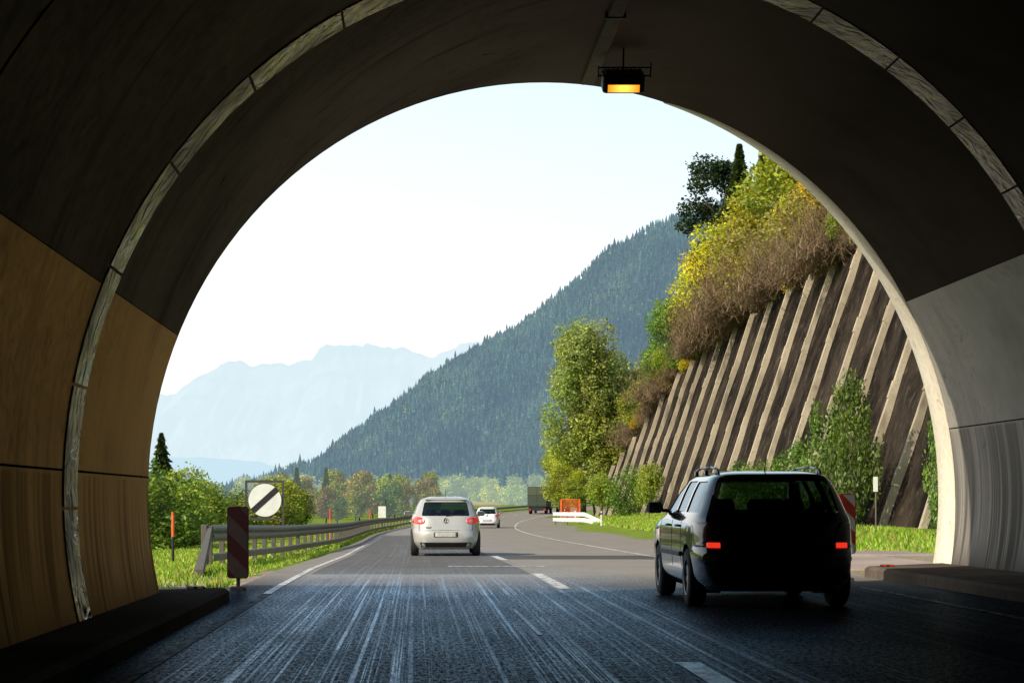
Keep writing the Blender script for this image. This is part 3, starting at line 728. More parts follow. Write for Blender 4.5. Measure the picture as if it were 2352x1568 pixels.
# ---------------------------------------------------------------- far mountains
def ridge(name,pts,Y0,depth,mat,label,xr,rough,seed,fine=1.0):
    P=np.array(pts,float); a=(P[:,0]-960)/4573*Y0; b=(1150-P[:,1])/4573*Y0
    nxs=520; xs=np.linspace(xr[0],xr[1],nxs); q=np.random.default_rng(seed)
    zs=np.interp(xs,a,b); 
    nz=sum(np.interp(xs,np.linspace(xr[0],xr[1],k),q.normal(size=k))/k**.62 for k in(60,140,300))*rough*fine
    rows=44; V=[];F=[]
    gull=[np.interp(xs,np.linspace(xr[0],xr[1],k),q.normal(size=k)) for k in(50,110,240)]
    for r in range(rows+1):
        t=r/rows; amp=rough*math.sin(math.pi*min(1,t*1.15))**.6 if t<.87 else rough*.3
        sh=int(6*math.sin(t*5)); j=(np.roll(gull[0],sh)*.75+np.roll(gull[1],-sh)*.40+np.roll(gull[2],sh*2)*.2)*amp
        band=.10*math.sin(t*23)*rough
        cliff=(1-t)**(1.35)
        for i,x in enumerate(xs): V.append((x,Y0-depth*t+j[i]*1.5,max(-20,(zs[i]+nz[i])*cliff+j[i]+band)))
    n=len(xs)
    for r in range(rows):
        for i in range(n-1): p=r*n+i; F.append((p,p+n,p+n+1,p+1))
    meta(obj(name,V,F,mat,None,False),label,"mountain",kind="structure")
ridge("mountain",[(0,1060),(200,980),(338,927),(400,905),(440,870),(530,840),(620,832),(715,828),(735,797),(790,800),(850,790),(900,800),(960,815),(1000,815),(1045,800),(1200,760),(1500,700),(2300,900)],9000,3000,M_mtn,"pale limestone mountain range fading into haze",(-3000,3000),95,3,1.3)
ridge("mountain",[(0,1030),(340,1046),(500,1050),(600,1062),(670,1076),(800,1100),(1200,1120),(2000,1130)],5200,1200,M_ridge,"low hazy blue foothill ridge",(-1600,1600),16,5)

# ---------------------------------------------------------------- grass
def grass(name,n,xf,yr_,h,label,pal):
    Y=rng.uniform(yr_[0],yr_[1],n); X=xf(Y,rng.random(n)); Z=gz(X,Y)
    hh=h*rng.uniform(.4,1.4,n); w=.010+.0003*Y; a=rng.random(n)*6.28; lx=rng.normal(size=n)*.4*hh; ly=rng.normal(size=n)*.4*hh
    V=np.stack([np.stack([X-np.cos(a)*w,Y-np.sin(a)*w,Z],1),np.stack([X+np.cos(a)*w,Y+np.sin(a)*w,Z],1),np.stack([X+lx,Y+ly,Z+hh],1)],1).reshape(-1,3)
    cols=np.array(pal); C=cols[rng.integers(0,len(cols),n)]*rng.uniform(.7,1.3,n)[:,None]
    me=mesh_np(name,V,np.arange(3*n).reshape(-1,3)); vcol(me,np.repeat(C,3,0)); me.materials.append(M_leaf)
    meta(obj(name,me,None),label,"grass",kind="stuff")
PG=[(.15,.25,.02),(.22,.32,.025),(.10,.17,.015),(.25,.22,.06)]
grass("grass",32000,lambda Y,r:-2.55+off(Y)-r**1.3*11,(26.,75.),.08,"sunlit grass verge beside the crash barrier",PG)
grass("grass",14000,lambda Y,r:-2.55+off(Y)-r*2.2,(60.,140.),.13,"sunlit grass verge beside the crash barrier",PG)
grass("grass",24000,lambda Y,r:np.interp(Y,[36,46,60,90,128,200,230],[9.4,9.4,10.2,11.6,12.7,14.7,15.4])+r*7,(43.,190.),.16,"sunlit grass below the retaining wall",PG)

# ---------------------------------------------------------------- guardrail
def wbeam(path,mat,name,parent,zt,prof_):
    V=[];F=[];n=len(prof_)
    for (x,y) in path:
        z=float(zr(y))
        for (dx,dz) in prof_: V.append((x+dx,y,z+zt+dz))
    for i in range(len(path)-1):
        for k in range(n-1): p=i*n+k; F.append((p,p+1,p+n+1,p+n))
    o=obj(name,V,F,mat,parent); md=o.modifiers.new("s","SOLIDIFY"); md.thickness=.006; return o
def rx(y): return -3.75+1.05*float(sm((y-34)/40)) + float(off(y))
gr=empty("guardrail",(0,0,0)); meta(gr,"weathered double beam crash barrier along the motorway edge","crash barrier")
path=[(rx(y),y) for y in np.concatenate([np.arange(36,100,2.),np.arange(100,420,4.)])]
WP=[(0,0),(.03,-.02),(.07,-.06),(.07,-.10),(.01,-.15),(.07,-.20),(.07,-.24),(.03,-.28),(0,-.31)]
wbeam(path,M_galv,"rail",gr,.76,WP)
wbeam(path,M_galv,"rail",gr,.24,[(0,0),(.05,-.02),(.05,-.13),(0,-.15)])
for i,y in enumerate(np.concatenate([np.arange(36.5,110,2.),np.arange(112,230,4.)])):
    mb=MB(); x=rx(y); z=g0(x,y)-.1; mb.box(x-.13,x-.03,y-.06,y+.06,z,float(zr(y))+.74,.006); mb.obj("post",M_post,gr)
mb=MB(); z=float(zr(36))
mb.add([(rx(36)-.05,36,z+.5),(rx(36)+.02,36,z+.5),(rx(36)+.02,36,z+.72),(rx(36)-.05,36,z+.72),(-3.40,30.2,-.05),(-3.26,30.2,-.05),(-3.26,30.2,.08),(-3.40,30.2,.08)],[(0,1,2,3),(4,7,6,5),(0,4,5,1),(1,5,6,2),(2,6,7,3),(3,7,4,0)])
mb.box(rx(36)-.16,rx(36)-.05,35.8,36.1,z-.2,z+.76,.01)
mb.obj("end_brace",M_post,gr)
# ---------------------------------------------------------------- end of restrictions sign
sg=empty("traffic_sign",(-4.15,54,g0(-4.15,54))); meta(sg,"round white sign with black diagonal bar in square frame","traffic sign")
zc=1.12+2/4573*54-g0(-4.15,54)
n=48
def plate(r,y0,y1): 
    V=[(r*math.cos(2*math.pi*i/n),y,zc+r*math.sin(2*math.pi*i/n)) for y in(y0,y1) for i in range(n)]; return V,[tuple(range(n)),tuple(range(2*n-1,n-1,-1))]+[(i,n+i,n+(i+1)%n,(i+1)%n) for i in range(n)]
V,F=plate(.465,-.02,.01); obj("rim",V,F,M_frame,sg)
V,F=plate(.445,-.028,-.022); obj("sign_face",V,F,M_white,sg)
r=.447; w=.08; P=[]
th0=math.asin(w/r)
for t in np.linspace(-th0,th0,6): P.append((r*math.cos(t),r*math.sin(t)))
for t in np.linspace(math.pi-th0,math.pi+th0,6): P.append((r*math.cos(t),r*math.sin(t)))
c,s_=math.cos(math.radians(42)),math.sin(math.radians(42))
V=[(x*c-z*s_,-.033,zc+x*s_+z*c) for x,z in P]; obj("diagonal_bar",V,[tuple(range(12))],M_black,sg)
mb=MB()
for x in(-.51,.49): mb.box(x-.03,x+.03,.0,.05,-.2,zc+.54)
mb.box(-.48,.46,.0,.05,zc+.475,zc+.54); mb.box(-.48,.46,.0,.05,zc-.54,zc-.48)
mb.obj("frame",M_frame,sg)
# ---------------------------------------------------------------- hazard beacons
def rrect(w,h,r,n=5):
    P=[]
    for (cx,cz,a0) in((w-r,h-r,0),(-w+r,h-r,90),(-w+r,-h+r,180),(w-r,-h+r,270)):
        for i in range(n+1):
            a=math.radians(a0+90*i/n); P.append((cx+r*math.cos(a),cz+r*math.sin(a)))
    return P
def clip(poly,a,b,c):
    out=[]
    for i in range(len(poly)):
        p=poly[i];q=poly[(i+1)%len(poly)]; fp=a*p[0]+b*p[1]-c; fq=a*q[0]+b*q[1]-c
        if fp<=0: out.append(p)
        if (fp<0)!=(fq<0): t=fp/(fp-fq); out.append((p[0]+t*(q[0]-p[0]),p[1]+t*(q[1]-p[1])))
    return out
def beacon(loc,label,zc,h,w,sgn,rz,mats,step):
    b=empty("hazard_marker",loc,(0,0,rz)); meta(b,label,"hazard marker")
    P=rrect(w,h,.04); nP=len(P)
    V=[(x,-.012,z+zc) for x,z in P]+[(x,.012,z+zc) for x,z in P]
    obj("panel",V,[tuple(range(nP)),tuple(range(2*nP-1,nP-1,-1))]+[(i,nP+i,nP+(i+1)%nP,(i+1)%nP) for i in range(nP)],mats[0],b)
    for k in range(-4,5):
        mb=MB(); m=1.0*sgn
        Q=rrect(w-.012,h-.012,.03)
        Q=clip(Q,m,-1,-(k*step)); Q=clip(Q,-m,1,(k*step+step*.5))
        if len(Q)>2: mb.add([(x,-.017,z+zc) for x,z in Q],[tuple(range(len(Q)))]); mb.obj("stripe",mats[1],b)
    mb=MB(); mb.tube((0,.03,0),(0,.03,zc+h-.1),.025); mb.box(-.1,.1,-.06,.1,-.02,.05,.015); mb.obj("post",M_post,b)
M_dred=simple("shaded_marker_red",(.085,.010,.010),.6); M_dw=simple("shaded_marker_white",(.12,.075,.06),.6)  # shade on the left marker is put into its red and white
beacon((-2.26,25.0,0),"shade-darkened red hazard marker panel with faint diagonal stripes",.60,.45,.135,-1,0,(M_dred,M_dw),.46)
beacon((6.02,28.0,0),"red and white striped hazard marker panel",.80,.42,.135,-1,0,(M_red,M_white),.36)
def pole(name,loc,h,r,label,cat,m1,m2,fr=.5,group=None):
    b=empty(name,loc); meta(b,label,cat,group)
    mb=MB(); mb.tube((0,0,-.2),(0,0,h*(1-fr)),r); mb.obj("shaft",m1,b)
    mb=MB(); mb.tube((0,0,h*(1-fr)+.001),(0,0,h),r*1.15); mb.obj("cap_band",m2,b)
    return b
pole("snow_pole",(-5.5,44.7,g0(-5.5,44.7)),1.12,.03,"orange topped dark snow pole on the lawn","snow pole",M_black,M_orange,.5)
def delineator(x,y,l="white delineator post with dark band"):
    b=empty("delineator_post",(x,y,g0(x,y))); meta(b,l,"delineator","delineator posts along the road")
    mb=MB(); mb.box(-.06,.06,-.05,.05,-.1,1.0,.03); mb.obj("body",M_white,b)
    mb=MB(); mb.box(-.064,.064,-.054,.054,.72,.9,.03); mb.obj("band",M_black,b)
for (x,y) in((12.9,140),(13.6,172),(15.1,205)): delineator(x,y)
for y in (75,120,): pole("snow_pole",(rx(y)-.6,y,g0(rx(y)-.6,y)),1.3,.03,"thin orange snow pole behind the barrier","snow pole",M_orange,M_red,.3)
b=empty("marker_post",(16.1,70,g0(16.1,70))); meta(b,"thin grey post with small blank plate near the wall","post")
mb=MB(); mb.tube((0,0,-.2),(0,0,1.95),.03); mb.obj("shaft",M_post,b)
mb=MB(); mb.box(-.10,.06,-.05,-.035,1.45,1.98,.01); mb.obj("plate",M_white,b)
b=empty("traffic_sign",(-2.6,145,g0(-2.6,145))); meta(b,"small pale rectangular sign behind the barrier","traffic sign")
mb=MB(); mb.box(-.28,.28,-.03,.03,.7,1.55,.02); mb.obj("sign_face",M_white,b); mb=MB(); mb.tube((0,.05,-.3),(0,.05,.8),.04); mb.obj("post",M_post,b)
b=empty("barrier",(12.4,156,float(zr(156))+.05)); meta(b,"short pale curved steel barrier with sloped end","crash barrier")
K=14
for zt in(.95,.5):
    mb=MB(); V=[];F=[]
    for i in range(K+1):
        t=i/K; x=-1.7+3.6*t; yv=-6*t*t+2; dz=-.7*max(0,t-.65)/.35*(1 if zt>.6 else .5)
        for (dy,z) in((0,0),(-.08,-.05),(-.08,-.26),(0,-.32)): V.append((x,yv+dy,zt+z+dz))
    for i in range(K):
        for k in range(3): p=i*4+k; F.append((p,p+1,p+5,p+4))
    mb.add(V,F); mb.obj("rail",M_white,b)
for t in(.05,.3,.55,.8):
    mb=MB(); mb.box(-1.7+3.6*t,-1.6+3.6*t,-6*t*t+2.02,-6*t*t+2.1,-.3,.8*(1 if t<.7 else .5)); mb.obj("post",M_post,b)
b=empty("gate",(15.2,198,float(zr(198))+.1)); meta(b,"orange red tubular frame with mesh panels","gate")
mb=MB()
for x in(-.9,.9): 
    for y in(0,1.2): mb.tube((x,y,-.2),(x,y,1.9),.055)
for z in(.1,1.9):
    mb.tube((-.9,0,z),(.9,0,z),.05); mb.tube((-.9,1.2,z),(.9,1.2,z),.05)
    for x in(-.9,.9): mb.tube((x,0,z),(x,1.2,z),.05)
mb.obj("frame",M_orange,b)
mb=MB()
for i in range(20): mb.tube((-.85+i*.09,0,.1),(-.85+i*.09,0,1.85),.020,n=5,cap=False)
mb.obj("mesh_panel",M_orange,b)
b=empty("barn",(14.0,430,-.6)); meta(b,"low pale tent-roofed barn beyond the road","building")
V=[(-4,0,0),(4,0,0),(4,14,0),(-4,14,0),(-4,0,1.0),(4,0,1.0),(4,14,1.0),(-4,14,1.0),(-2,0,1.6),(2,0,1.6),(2,14,1.6),(-2,14,1.6)]
obj("wall",V[:8],[(0,1,5,4),(1,2,6,5),(2,3,7,6),(3,0,4,7)],M_apron,b)
obj("roof",V[4:],[(0,1,5,4),(1,2,6,5),(2,3,7,6),(3,0,4,7),(4,5,6,7)],simple("pale_roof",(.42,.38,.28),.6),b)

# ---------------------------------------------------------------- cars
class Car:
    def __init__(s,tab,n,name,loc,label,paint,group=None):
        T=np.array(tab,float); z=np.arange(T[0,0],T[-1,0]+1e-6,.01)
        s.z=z; s.yr=np.interp(z,T[:,0],T[:,1]); s.yf=np.interp(z,T[:,0],T[:,2]); s.w=np.interp(z,T[:,0],T[:,3])
        def smo(a,k=3):
            p=np.pad(a,k,mode='edge'); return np.convolve(p,np.ones(2*k+1)/(2*k+1),'valid')
        s.yr,s.yf,s.w=smo(s.yr),smo(s.yf),smo(s.w)
        s.n=n; s.paint=paint
        s.root=empty(name,loc); meta(s.root,label,"car",group)
    def P(s,z): return (np.interp(z,s.z,s.yr),np.interp(z,s.z,s.yf),np.interp(z,s.z,s.w))
    def ry(s,x,z):
        yr,yf,w=s.P(z); t=min(.995,abs(x)/w); L=(yf-yr)/2; return (yr+yf)/2-L*(1-t**s.n)**(1/s.n)
    def fy(s,x,z):
        yr,yf,w=s.P(z); t=min(.995,abs(x)/w); L=(yf-yr)/2; return (yr+yf)/2+L*(1-t**s.n)**(1/s.n)
    def sx(s,y,z):
        yr,yf,w=s.P(z); L=(yf-yr)/2; t=min(.995,abs(y-(yr+yf)/2)/L); return w*(1-t**s.n)**(1/s.n)
    def solid(s,name,zs,inset=0,yfmax=None,m=112):
        V=[];F=[]
        for z in zs:
            yr,yf,w=s.P(z)
            if inset: yr+=inset*1.4; w-=inset; yf=min(yf,yfmax)-inset
            yc=(yr+yf)/2; L=(yf-yr)/2
            for i in range(m):
                t=2*math.pi*i/m+.01; c,sn=math.cos(t),math.sin(t); r=(abs(c)**s.n+abs(sn)**s.n)**(-1/s.n)
                V.append((w*c*r,yc+L*sn*r,z))
        k=len(zs)
        for j in range(k-1):
            for i in range(m): q=(i+1)%m; F.append((j*m+i,j*m+q,(j+1)*m+q,(j+1)*m+i))
        F.append(tuple(range(m-1,-1,-1))); F.append(tuple((k-1)*m+i for i in range(m)))
        return V,F
    def body(s,rearwin,sidewins,frontwin,wheels,wr,cz0=.56):
        best=None
        for (m,dz,jit) in ((112,.025,0),(108,.0243,.0031),(120,.0262,.0017),(100,.0237,.0053),(128,.0271,.0042)):
            V,F=s.solid("b",list(np.arange(s.z[0],s.z[-1]-.012,dz))+[s.z[-1]],m=m)
            o=obj("body",V,F,s.paint,s.root,True)
            full=sum(p.area for p in o.data.polygons)
            cut=[]
            zs=list(np.arange(cz0+jit,s.z[-1]-.05,.03)); V,F=s.solid("c",zs,.05+jit,3.15,64); cut.append(obj("cut",V,F,None,s.root))
            def ext(poly,ax,a,b):
                n=len(poly)
                if ax=='y': V=[(p[0]+jit,a,p[1]+jit) for p in poly]+[(p[0]+jit,b,p[1]+jit) for p in poly]
                else: V=[(a,p[0]+jit,p[1]+jit) for p in poly]+[(b,p[0]+jit,p[1]+jit) for p in poly]
                return obj("cut",V,[tuple(range(n)),tuple(range(2*n-1,n-1,-1))]+[(i,n+i,n+(i+1)%n,(i+1)%n) for i in range(n)],None,s.root)
            cut.append(ext(s.rnd(rearwin),'y',-1,1.1))
            for sw in sidewins: cut.append(ext(s.rnd(sw,.04),'x',-2,2))
            cut.append(ext(s.rnd(frontwin),'y',1.7,5))
            for (x,y) in wheels:
                mb=MB(); mb.tube((x-.17 if x>0 else x+.17,y+jit,wr),(x+.4 if x>0 else x-.4,y+jit,wr),wr*1.14,n=36); cut.append(mb.obj("cut",None,s.root))
            for c in cut:
                bm=bmesh.new(); bm.from_mesh(c.data); bmesh.ops.recalc_face_normals(bm,faces=bm.faces); bm.to_mesh(c.data); bm.free()
                md=o.modifiers.new("b","BOOLEAN"); md.object=c; md.operation='DIFFERENCE'; md.solver='EXACT'
            bm=bmesh.new(); bm.from_mesh(o.data); bmesh.ops.recalc_face_normals(bm,faces=bm.faces); bm.to_mesh(o.data); bm.free()
            bpy.context.view_layer.update(); dg=bpy.context.evaluated_depsgraph_get()
            me=bpy.data.meshes.new_from_object(o.evaluated_get(dg))
            # tailgate skin must survive: area of outer faces near the rear
            rear=sum(p.area for p in me.polygons if p.center.y<.30 and p.center.z>.5 and p.center.z<.95)
            low=sum(p.area for p in me.polygons if p.center.y<.25 and p.center.z<.5)
            for c in cut: bpy.data.objects.remove(c)
            o.modifiers.clear()
            good=rear>.85 and low>.45
            print("CARBODY",s.root.name,m,round(rear,2),round(low,2),good)
            if good or m==128:
                o.data=me; break
            bpy.data.objects.remove(o)
        me.materials.clear(); me.materials.append(s.paint)
        for p in me.polygons: p.use_smooth=True; p.material_index=0
        try: me.set_sharp_from_angle(angle=math.radians(32))
        except Exception: pass
        s.bodyo=o; return o
    def rnd(s,poly,r=.05,k=4):
        out=[];n=len(poly)
        for i in range(n):
            p=Vector(poly[i]);a=Vector(poly[i-1])-p;b=Vector(poly[(i+1)%n])-p
            ra=min(r,a.length*.45,b.length*.45); A=p+a.normalized()*ra;B=p+b.normalized()*ra
            for j in range(k+1):
                t=j/k; q=A*(1-t)**2+p*2*t*(1-t)+B*t*t; out.append((q.x,q.y))
        return out
    def patch(s,name,poly,mat,offs,side='rear',parent=None,rounds=.03,rings=6,smooth=True):
        P=s.rnd(poly,rounds) if rounds else poly
        D=[]
        for i in range(len(P)):
            a=P[i];b=P[(i+1)%len(P)]; m=max(1,int(math.dist(a,b)/.04))
            for j in range(m): D.append((a[0]+(b[0]-a[0])*j/m,a[1]+(b[1]-a[1])*j/m))
        cx=sum(p[0] for p in D)/len(D);cz=sum(p[1] for p in D)/len(D); n=len(D)
        def m3(u,z,o):
            if side=='rear': return (u,s.ry(u,z)-o,z)
            if side=='front': return (u,s.fy(u,z)+o,z)
            if side=='left': return (-s.sx(u,z)-o,u,z)
            if side=='right': return (s.sx(u,z)+o,u,z)
        V=[m3(cx,cz,offs)];F=[]
        for r in range(1,rings+1):
            t=r/rings
            for (u,z) in D: V.append(m3(cx+(u-cx)*t,cz+(z-cz)*t,offs))
        for i in range(n): F.append((0,1+i,1+(i+1)%n))
        for r in range(rings-1):
            for i in range(n): a=1+r*n+i;b=1+r*n+(i+1)%n; F.append((a,a+n,b+n,b))
        if offs>0:
            b0=len(V)
            for (u,z) in D: V.append(m3(u,z,-.01))
            o_=1+(rings-1)*n
            for i in range(n): F.append((o_+i,b0+i,b0+(i+1)%n,o_+(i+1)%n))
        return obj(name,V,F,mat,parent or s.root,smooth)
    def wheel(s,x,y,R,w=.2,spokes=5):
        sgn=1 if x>0 else -1
        wh=bpy.data.objects.new("wheel",None); link(wh,s.root); wh.location=(x,y,R)
        mb=MB(); pr=[(R*.62,-w/2),(R*.90,-w/2),(R*.97,-w*.42),(R,-w*.3),(R,w*.3),(R*.97,w*.42),(R*.90,w/2),(R*.62,w/2)]
        mb.lathe_x(pr,n=40); mb.obj("tyre",M_rubber,wh,True)
        mb=MB(); mb.lathe_x([(R*.63,sgn*w*.5),(R*.60,sgn*w*.48),(R*.57,sgn*w*.30),(R*.57,-sgn*w*.4)],n=32)
        mb.lathe_x([(0.001,sgn*w*.40),(R*.14,sgn*w*.40),(R*.16,sgn*w*.3)],n=20)
        for k in range(spokes):
            M=Matrix.Rotation(2*math.pi*k/spokes,4,'X'); mb.box(min(sgn*w*.25,sgn*w*.38),max(sgn*w*.25,sgn*w*.38),-.035,.035,R*.08,R*.6,.008,M=M)
        mb.obj("rim",M_rim,wh)
        mb=MB(); mb.lathe_x([(.001,-sgn*w*.1),(R*.56,-sgn*w*.1)],n=24); mb.obj("brake_disc",M_dark,wh)
    def mirror(s,y,z,w=.2,h=.13,out=.05):
        for sg in(-1,1):
            x0=s.sx(y,z)*sg; m=bpy.data.objects.new("wing_mirror",None); link(m,s.root)
            mb=MB(); a=x0-.02*sg; b=x0+(out+w)*sg
            lo,hi=min(x0+out*sg,b),max(x0+out*sg,b); mb.box(lo,hi,y-.02,y+.1,z,z+h,.035); mb.box(min(a,x0+out*1.4*sg),max(a,x0+out*1.4*sg),y+.01,y+.07,z+.01,z+.05,.01)
            mb.obj("mirror_shell",s.paint if s.paint is not M_blk else M_black,m)
            mb=MB(); mb.box(lo+.015,hi-.015,y-.024,y-.019,z+.015,z+h-.015,.002); mb.obj("mirror_glass",M_chrome,m)
    def seats(s,ys=((1.0,(-.38,0,.38)),(2.05,(-.36,.36)))):
        for (y,xs) in ys:
            for x in xs:
                mb=MB(); M=Matrix.Translation((x,y,0))@Matrix.Rotation(math.radians(-14),4,'X')
                ww=.24 if len(xs)==2 else .18
                mb.box(-ww,ww,-.06,.08,.5,1.0,.05,M=M); mb.box(-.12,.12,-.03,.06,1.03,1.18,.04,M=M); mb.tube(M@Vector((-.05,.01,.97)),M@Vector((-.05,.01,1.07)),.01); mb.tube(M@Vector((.05,.01,.97)),M@Vector((.05,.01,1.07)),.01)
                mb.obj("seat",M_seat,s.root,False)
        mb=MB(); mb.box(-.66,.66,2.75,3.05,.6,.95,.05); mb.obj("dashboard",M_seat,s.root)

golf_tab=[(.20,.16,4.02,.78),(.26,.08,4.12,.83),(.34,.02,4.17,.865),(.46,0,4.2,.88),(.58,.01,4.2,.88),(.625,.03,4.19,.88),(.66,.075,4.17,.88),(.80,.10,4.1,.878),(.90,.13,3.8,.865),(.96,.16,3.3,.845),(1.02,.21,3.1,.815),(1.2,.36,2.75,.74),(1.34,.49,2.35,.675),(1.41,.55,2.05,.61),(1.445,.60,1.85,.55),(1.47,.75,1.7,.45),(1.482,1.0,1.5,.3)]
def mk_golf(loc,label,paint,group,tail=M_tail):
    c=Car(golf_tab,4.6,"car",loc,label,paint,group)
    W=[(.77,.78,),(-.77,.78),(.77,3.36),(-.77,3.36)]
    rw=[(-.60,1.0),(.60,1.0),(.53,1.345),(-.53,1.345)]
    sw=[[(.62,1.04),(1.28,1.02),(1.32,1.36),(.85,1.36)],[(1.40,1.02),(2.0,1.02),(1.98,1.38),(1.42,1.38)],[(2.08,1.02),(2.85,1.02),(2.25,1.36),(2.06,1.38)]]
    fw=[(-.66,1.06),(.66,1.06),(.52,1.36),(-.52,1.36)]
    c.body(rw,sw,fw,W,.315)
    c.patch("rear_window",[(-.62,.98),(.62,.98),(.54,1.365),(-.54,1.365)],M_glass,-.012)
    for sd in('left','right'):
        for q in sw: c.patch("side_window",[(p[0],p[1]) for p in q],M_glass,-.012,sd)
    c.patch("windscreen",fw,M_glass,-.012,'front')
    for sg in(-1,1):
        L=[(sg*x,z) for x,z in((.52,.83),(.58,.80),(.74,.80),(.85,.84),(.85,.93),(.80,.975),(.64,.975),(.52,.92))]
        lamp_=c.patch("tail_lamp",L,tail,.014,rounds=.04)
        k=[(sg*(.64+.05*math.cos(t)),.875+.038*math.sin(t)) for t in np.linspace(0,2*math.pi,16,endpoint=False)]
        c.patch("lamp_lens",k,M_lens,.019,rounds=0,parent=lamp_)
    c.patch("lower_bumper",[(-.72,.22),(.72,.22),(.76,.345),(-.76,.345)],M_black,.006)
    c.patch("plate_recess",[(-.30,.475),(.30,.475),(.30,.60),(-.30,.60)],M_black,.004,rounds=.01)
    c.patch("number_plate",[(-.26,.485),(.26,.485),(.26,.592),(-.26,.592)],M_plate,.014,rounds=.008)
    c.patch("hatch_seam",[(-.66,.640),(.66,.640),(.66,.650),(-.66,.650)],M_dark,.002,rounds=0,rings=2)
    for sg in(-1,1): c.patch("hatch_seam",[(sg*.655,.65),(sg*.665,.65),(sg*.665,.80),(sg*.655,.80)],M_dark,.002,rounds=0,rings=2)
    e=bpy.data.objects.new("emblem",None); link(e,c.root); ez=.885; ey=c.ry(0,ez)-.012; e.location=(0,ey,ez); e.rotation_euler=(math.radians(-14),0,0)
    mb=MB(); R=.062
    for i in range(28):
        a=2*math.pi*i/28;b=2*math.pi*(i+1)/28; mb.tube((R*math.cos(a),0,R*math.sin(a)),(R*math.cos(b),0,R*math.sin(b)),.007,n=6,cap=False)
    for P in([(-.022,.054),(0,.006),(.022,.054)],[(-.052,.03),(-.026,-.046),(0,.0),(.026,-.046),(.052,.03)]):
        for a,b in zip(P[:-1],P[1:]): mb.tube((a[0],0,a[1]),(b[0],0,b[1]),.0065,n=6)
    mb.obj("badge_letters",M_chrome,e); mb=MB(); mb.tube((0,.006,0),(0,.012,0),.06,n=24); mb.obj("badge_disc",M_dark,e)
    cu=bpy.data.curves.new("lettering",'FONT'); cu.body="GOLF"; cu.size=.065; cu.extrude=.003; cu.align_x='CENTER'
    t=bpy.data.objects.new("lettering_tmp",cu); COL.objects.link(t); bpy.context.view_layer.update()
    me=bpy.data.meshes.new_from_object(t.evaluated_get(bpy.context.evaluated_depsgraph_get())); bpy.data.objects.remove(t)
    me.materials.clear()
    lt=bpy.data.objects.new("lettering",me); me.materials.append(M_dark); link(lt,c.root); lt.location=(-.44,c.ry(-.44,.70)-.012,.69); lt.rotation_euler=(math.radians(82),0,math.radians(-6))
    mb=MB(); mb.tube((.0,c.ry(0,1.0)-.02,1.0),(.42,c.ry(.4,1.03)-.02,1.03),.008); mb.obj("wiper",M_black,c.root)
    mb=MB(); mb.box(-.52,.52,.50,.66,1.385,1.43,.02); mb.obj("roof_spoiler",paint,c.root)
    mb=MB(); mb.box(-.62,.62,.35,3.9,.17,.30,.03); mb.obj("underbody",M_black,c.root)
    mb=MB(); mb.tube((-.52,.02,.235),(-.52,.3,.235),.028); mb.obj("exhaust_pipe",M_chrome,c.root)
    for (x,y) in W: c.wheel(x,y,.315,.205)
    for sd in('left','right'):
        for y in(1.36,2.04,3.0): c.patch("door_seam",[(y-.004,.4),(y+.004,.4),(y+.004,1.0),(y-.004,1.0)],M_dark,.002,sd,rounds=0,rings=2)
        for y in(1.5,2.3): c.patch("door_handle",[(y,.84),(y+.18,.84),(y+.18,.865),(y,.865)],paint,.025,sd,rounds=.01,rings=2)
    c.mirror(2.75,.98); c.seats()
    return c
golf=mk_golf((.69,49.25,float(zr(50))),"silver hatchback driving on the sunlit road",M_sil,"cars on the motorway")
mb=MB(); mb.tube((.0,1.0,1.48),(.0,.85,1.62),.006,n=6); mb.obj("aerial",M_black,golf.root)
white=mk_golf((4.85,139.3,float(zr(140))),"white hatchback further along the road",M_wht,"cars on the motorway")
white.root.rotation_euler=(0,0,math.radians(-2.5))
blue=mk_golf((19.0,262,float(zr(262))+.05),"small dark car passing the truck",M_blue,"cars on the motorway"); blue.root.rotation_euler=(0,0,math.radians(-8))

wag_tab=[(.19,.16,4.12,.75),(.25,.06,4.25,.81),(.33,.01,4.31,.84),(.46,0,4.34,.85),(.57,.01,4.34,.86),(.61,.03,4.33,.86),(.64,.06,4.30,.86),(.80,.075,4.2,.86),(.88,.09,3.9,.852),(.94,.11,3.3,.835),(1.0,.14,3.15,.805),(1.2,.25,2.8,.725),(1.32,.33,2.5,.665),(1.375,.375,2.25,.625),(1.41,.42,2.05,.575),(1.43,.55,1.9,.50),(1.44,.8,1.7,.35)]
wg=Car(wag_tab,7.5,"car",(3.73,20.55,0),"black estate car with roof rails and lit brake lights",M_blk,"cars on the motorway")
W=[(.76,.82),(-.76,.82),(.76,3.30),(-.76,3.30)]
rw=[(-.66,.99),(.66,.99),(.58,1.33),(-.58,1.33)]
sw=[[(.40,1.00),(1.18,1.0),(1.22,1.33),(.58,1.33)],[(1.28,1.0),(1.95,1.0),(1.95,1.34),(1.30,1.34)],[(2.03,1.0),(2.85,1.0),(2.35,1.31),(2.03,1.34)]]
fw=[(-.66,1.02),(.66,1.02),(.54,1.33),(-.54,1.33)]
wg.body(rw,sw,fw,W,.31)
wg.patch("rear_window",[(-.68,.98),(.68,.98),(.59,1.34),(-.59,1.34)],m_glass("dark_rear_glass",(.22,.30,.24),.03),-.012)
for sd in('left','right'):
    for q in sw: wg.patch("side_window",q,M_glass,-.012,sd)
wg.patch("windscreen",fw,M_glass,-.012,'front')
M_dlens=simple("dark_red_lens",(.05,.004,.005),.2,coat=1)
for sg in(-1,1):
    L=[(sg*x,z) for x,z in((.56,.64),(.835,.64),(.835,.90),(.66,.90),(.60,.80))]
    l_=wg.patch("tail_lamp",L,M_dlens,.010,rounds=.03)
    wg.patch("brake_light",[(sg*x,z) for x,z in((.60,.635),(.73,.635),(.73,.69),(.60,.69))],M_brake,.020,rounds=.012,parent=l_)
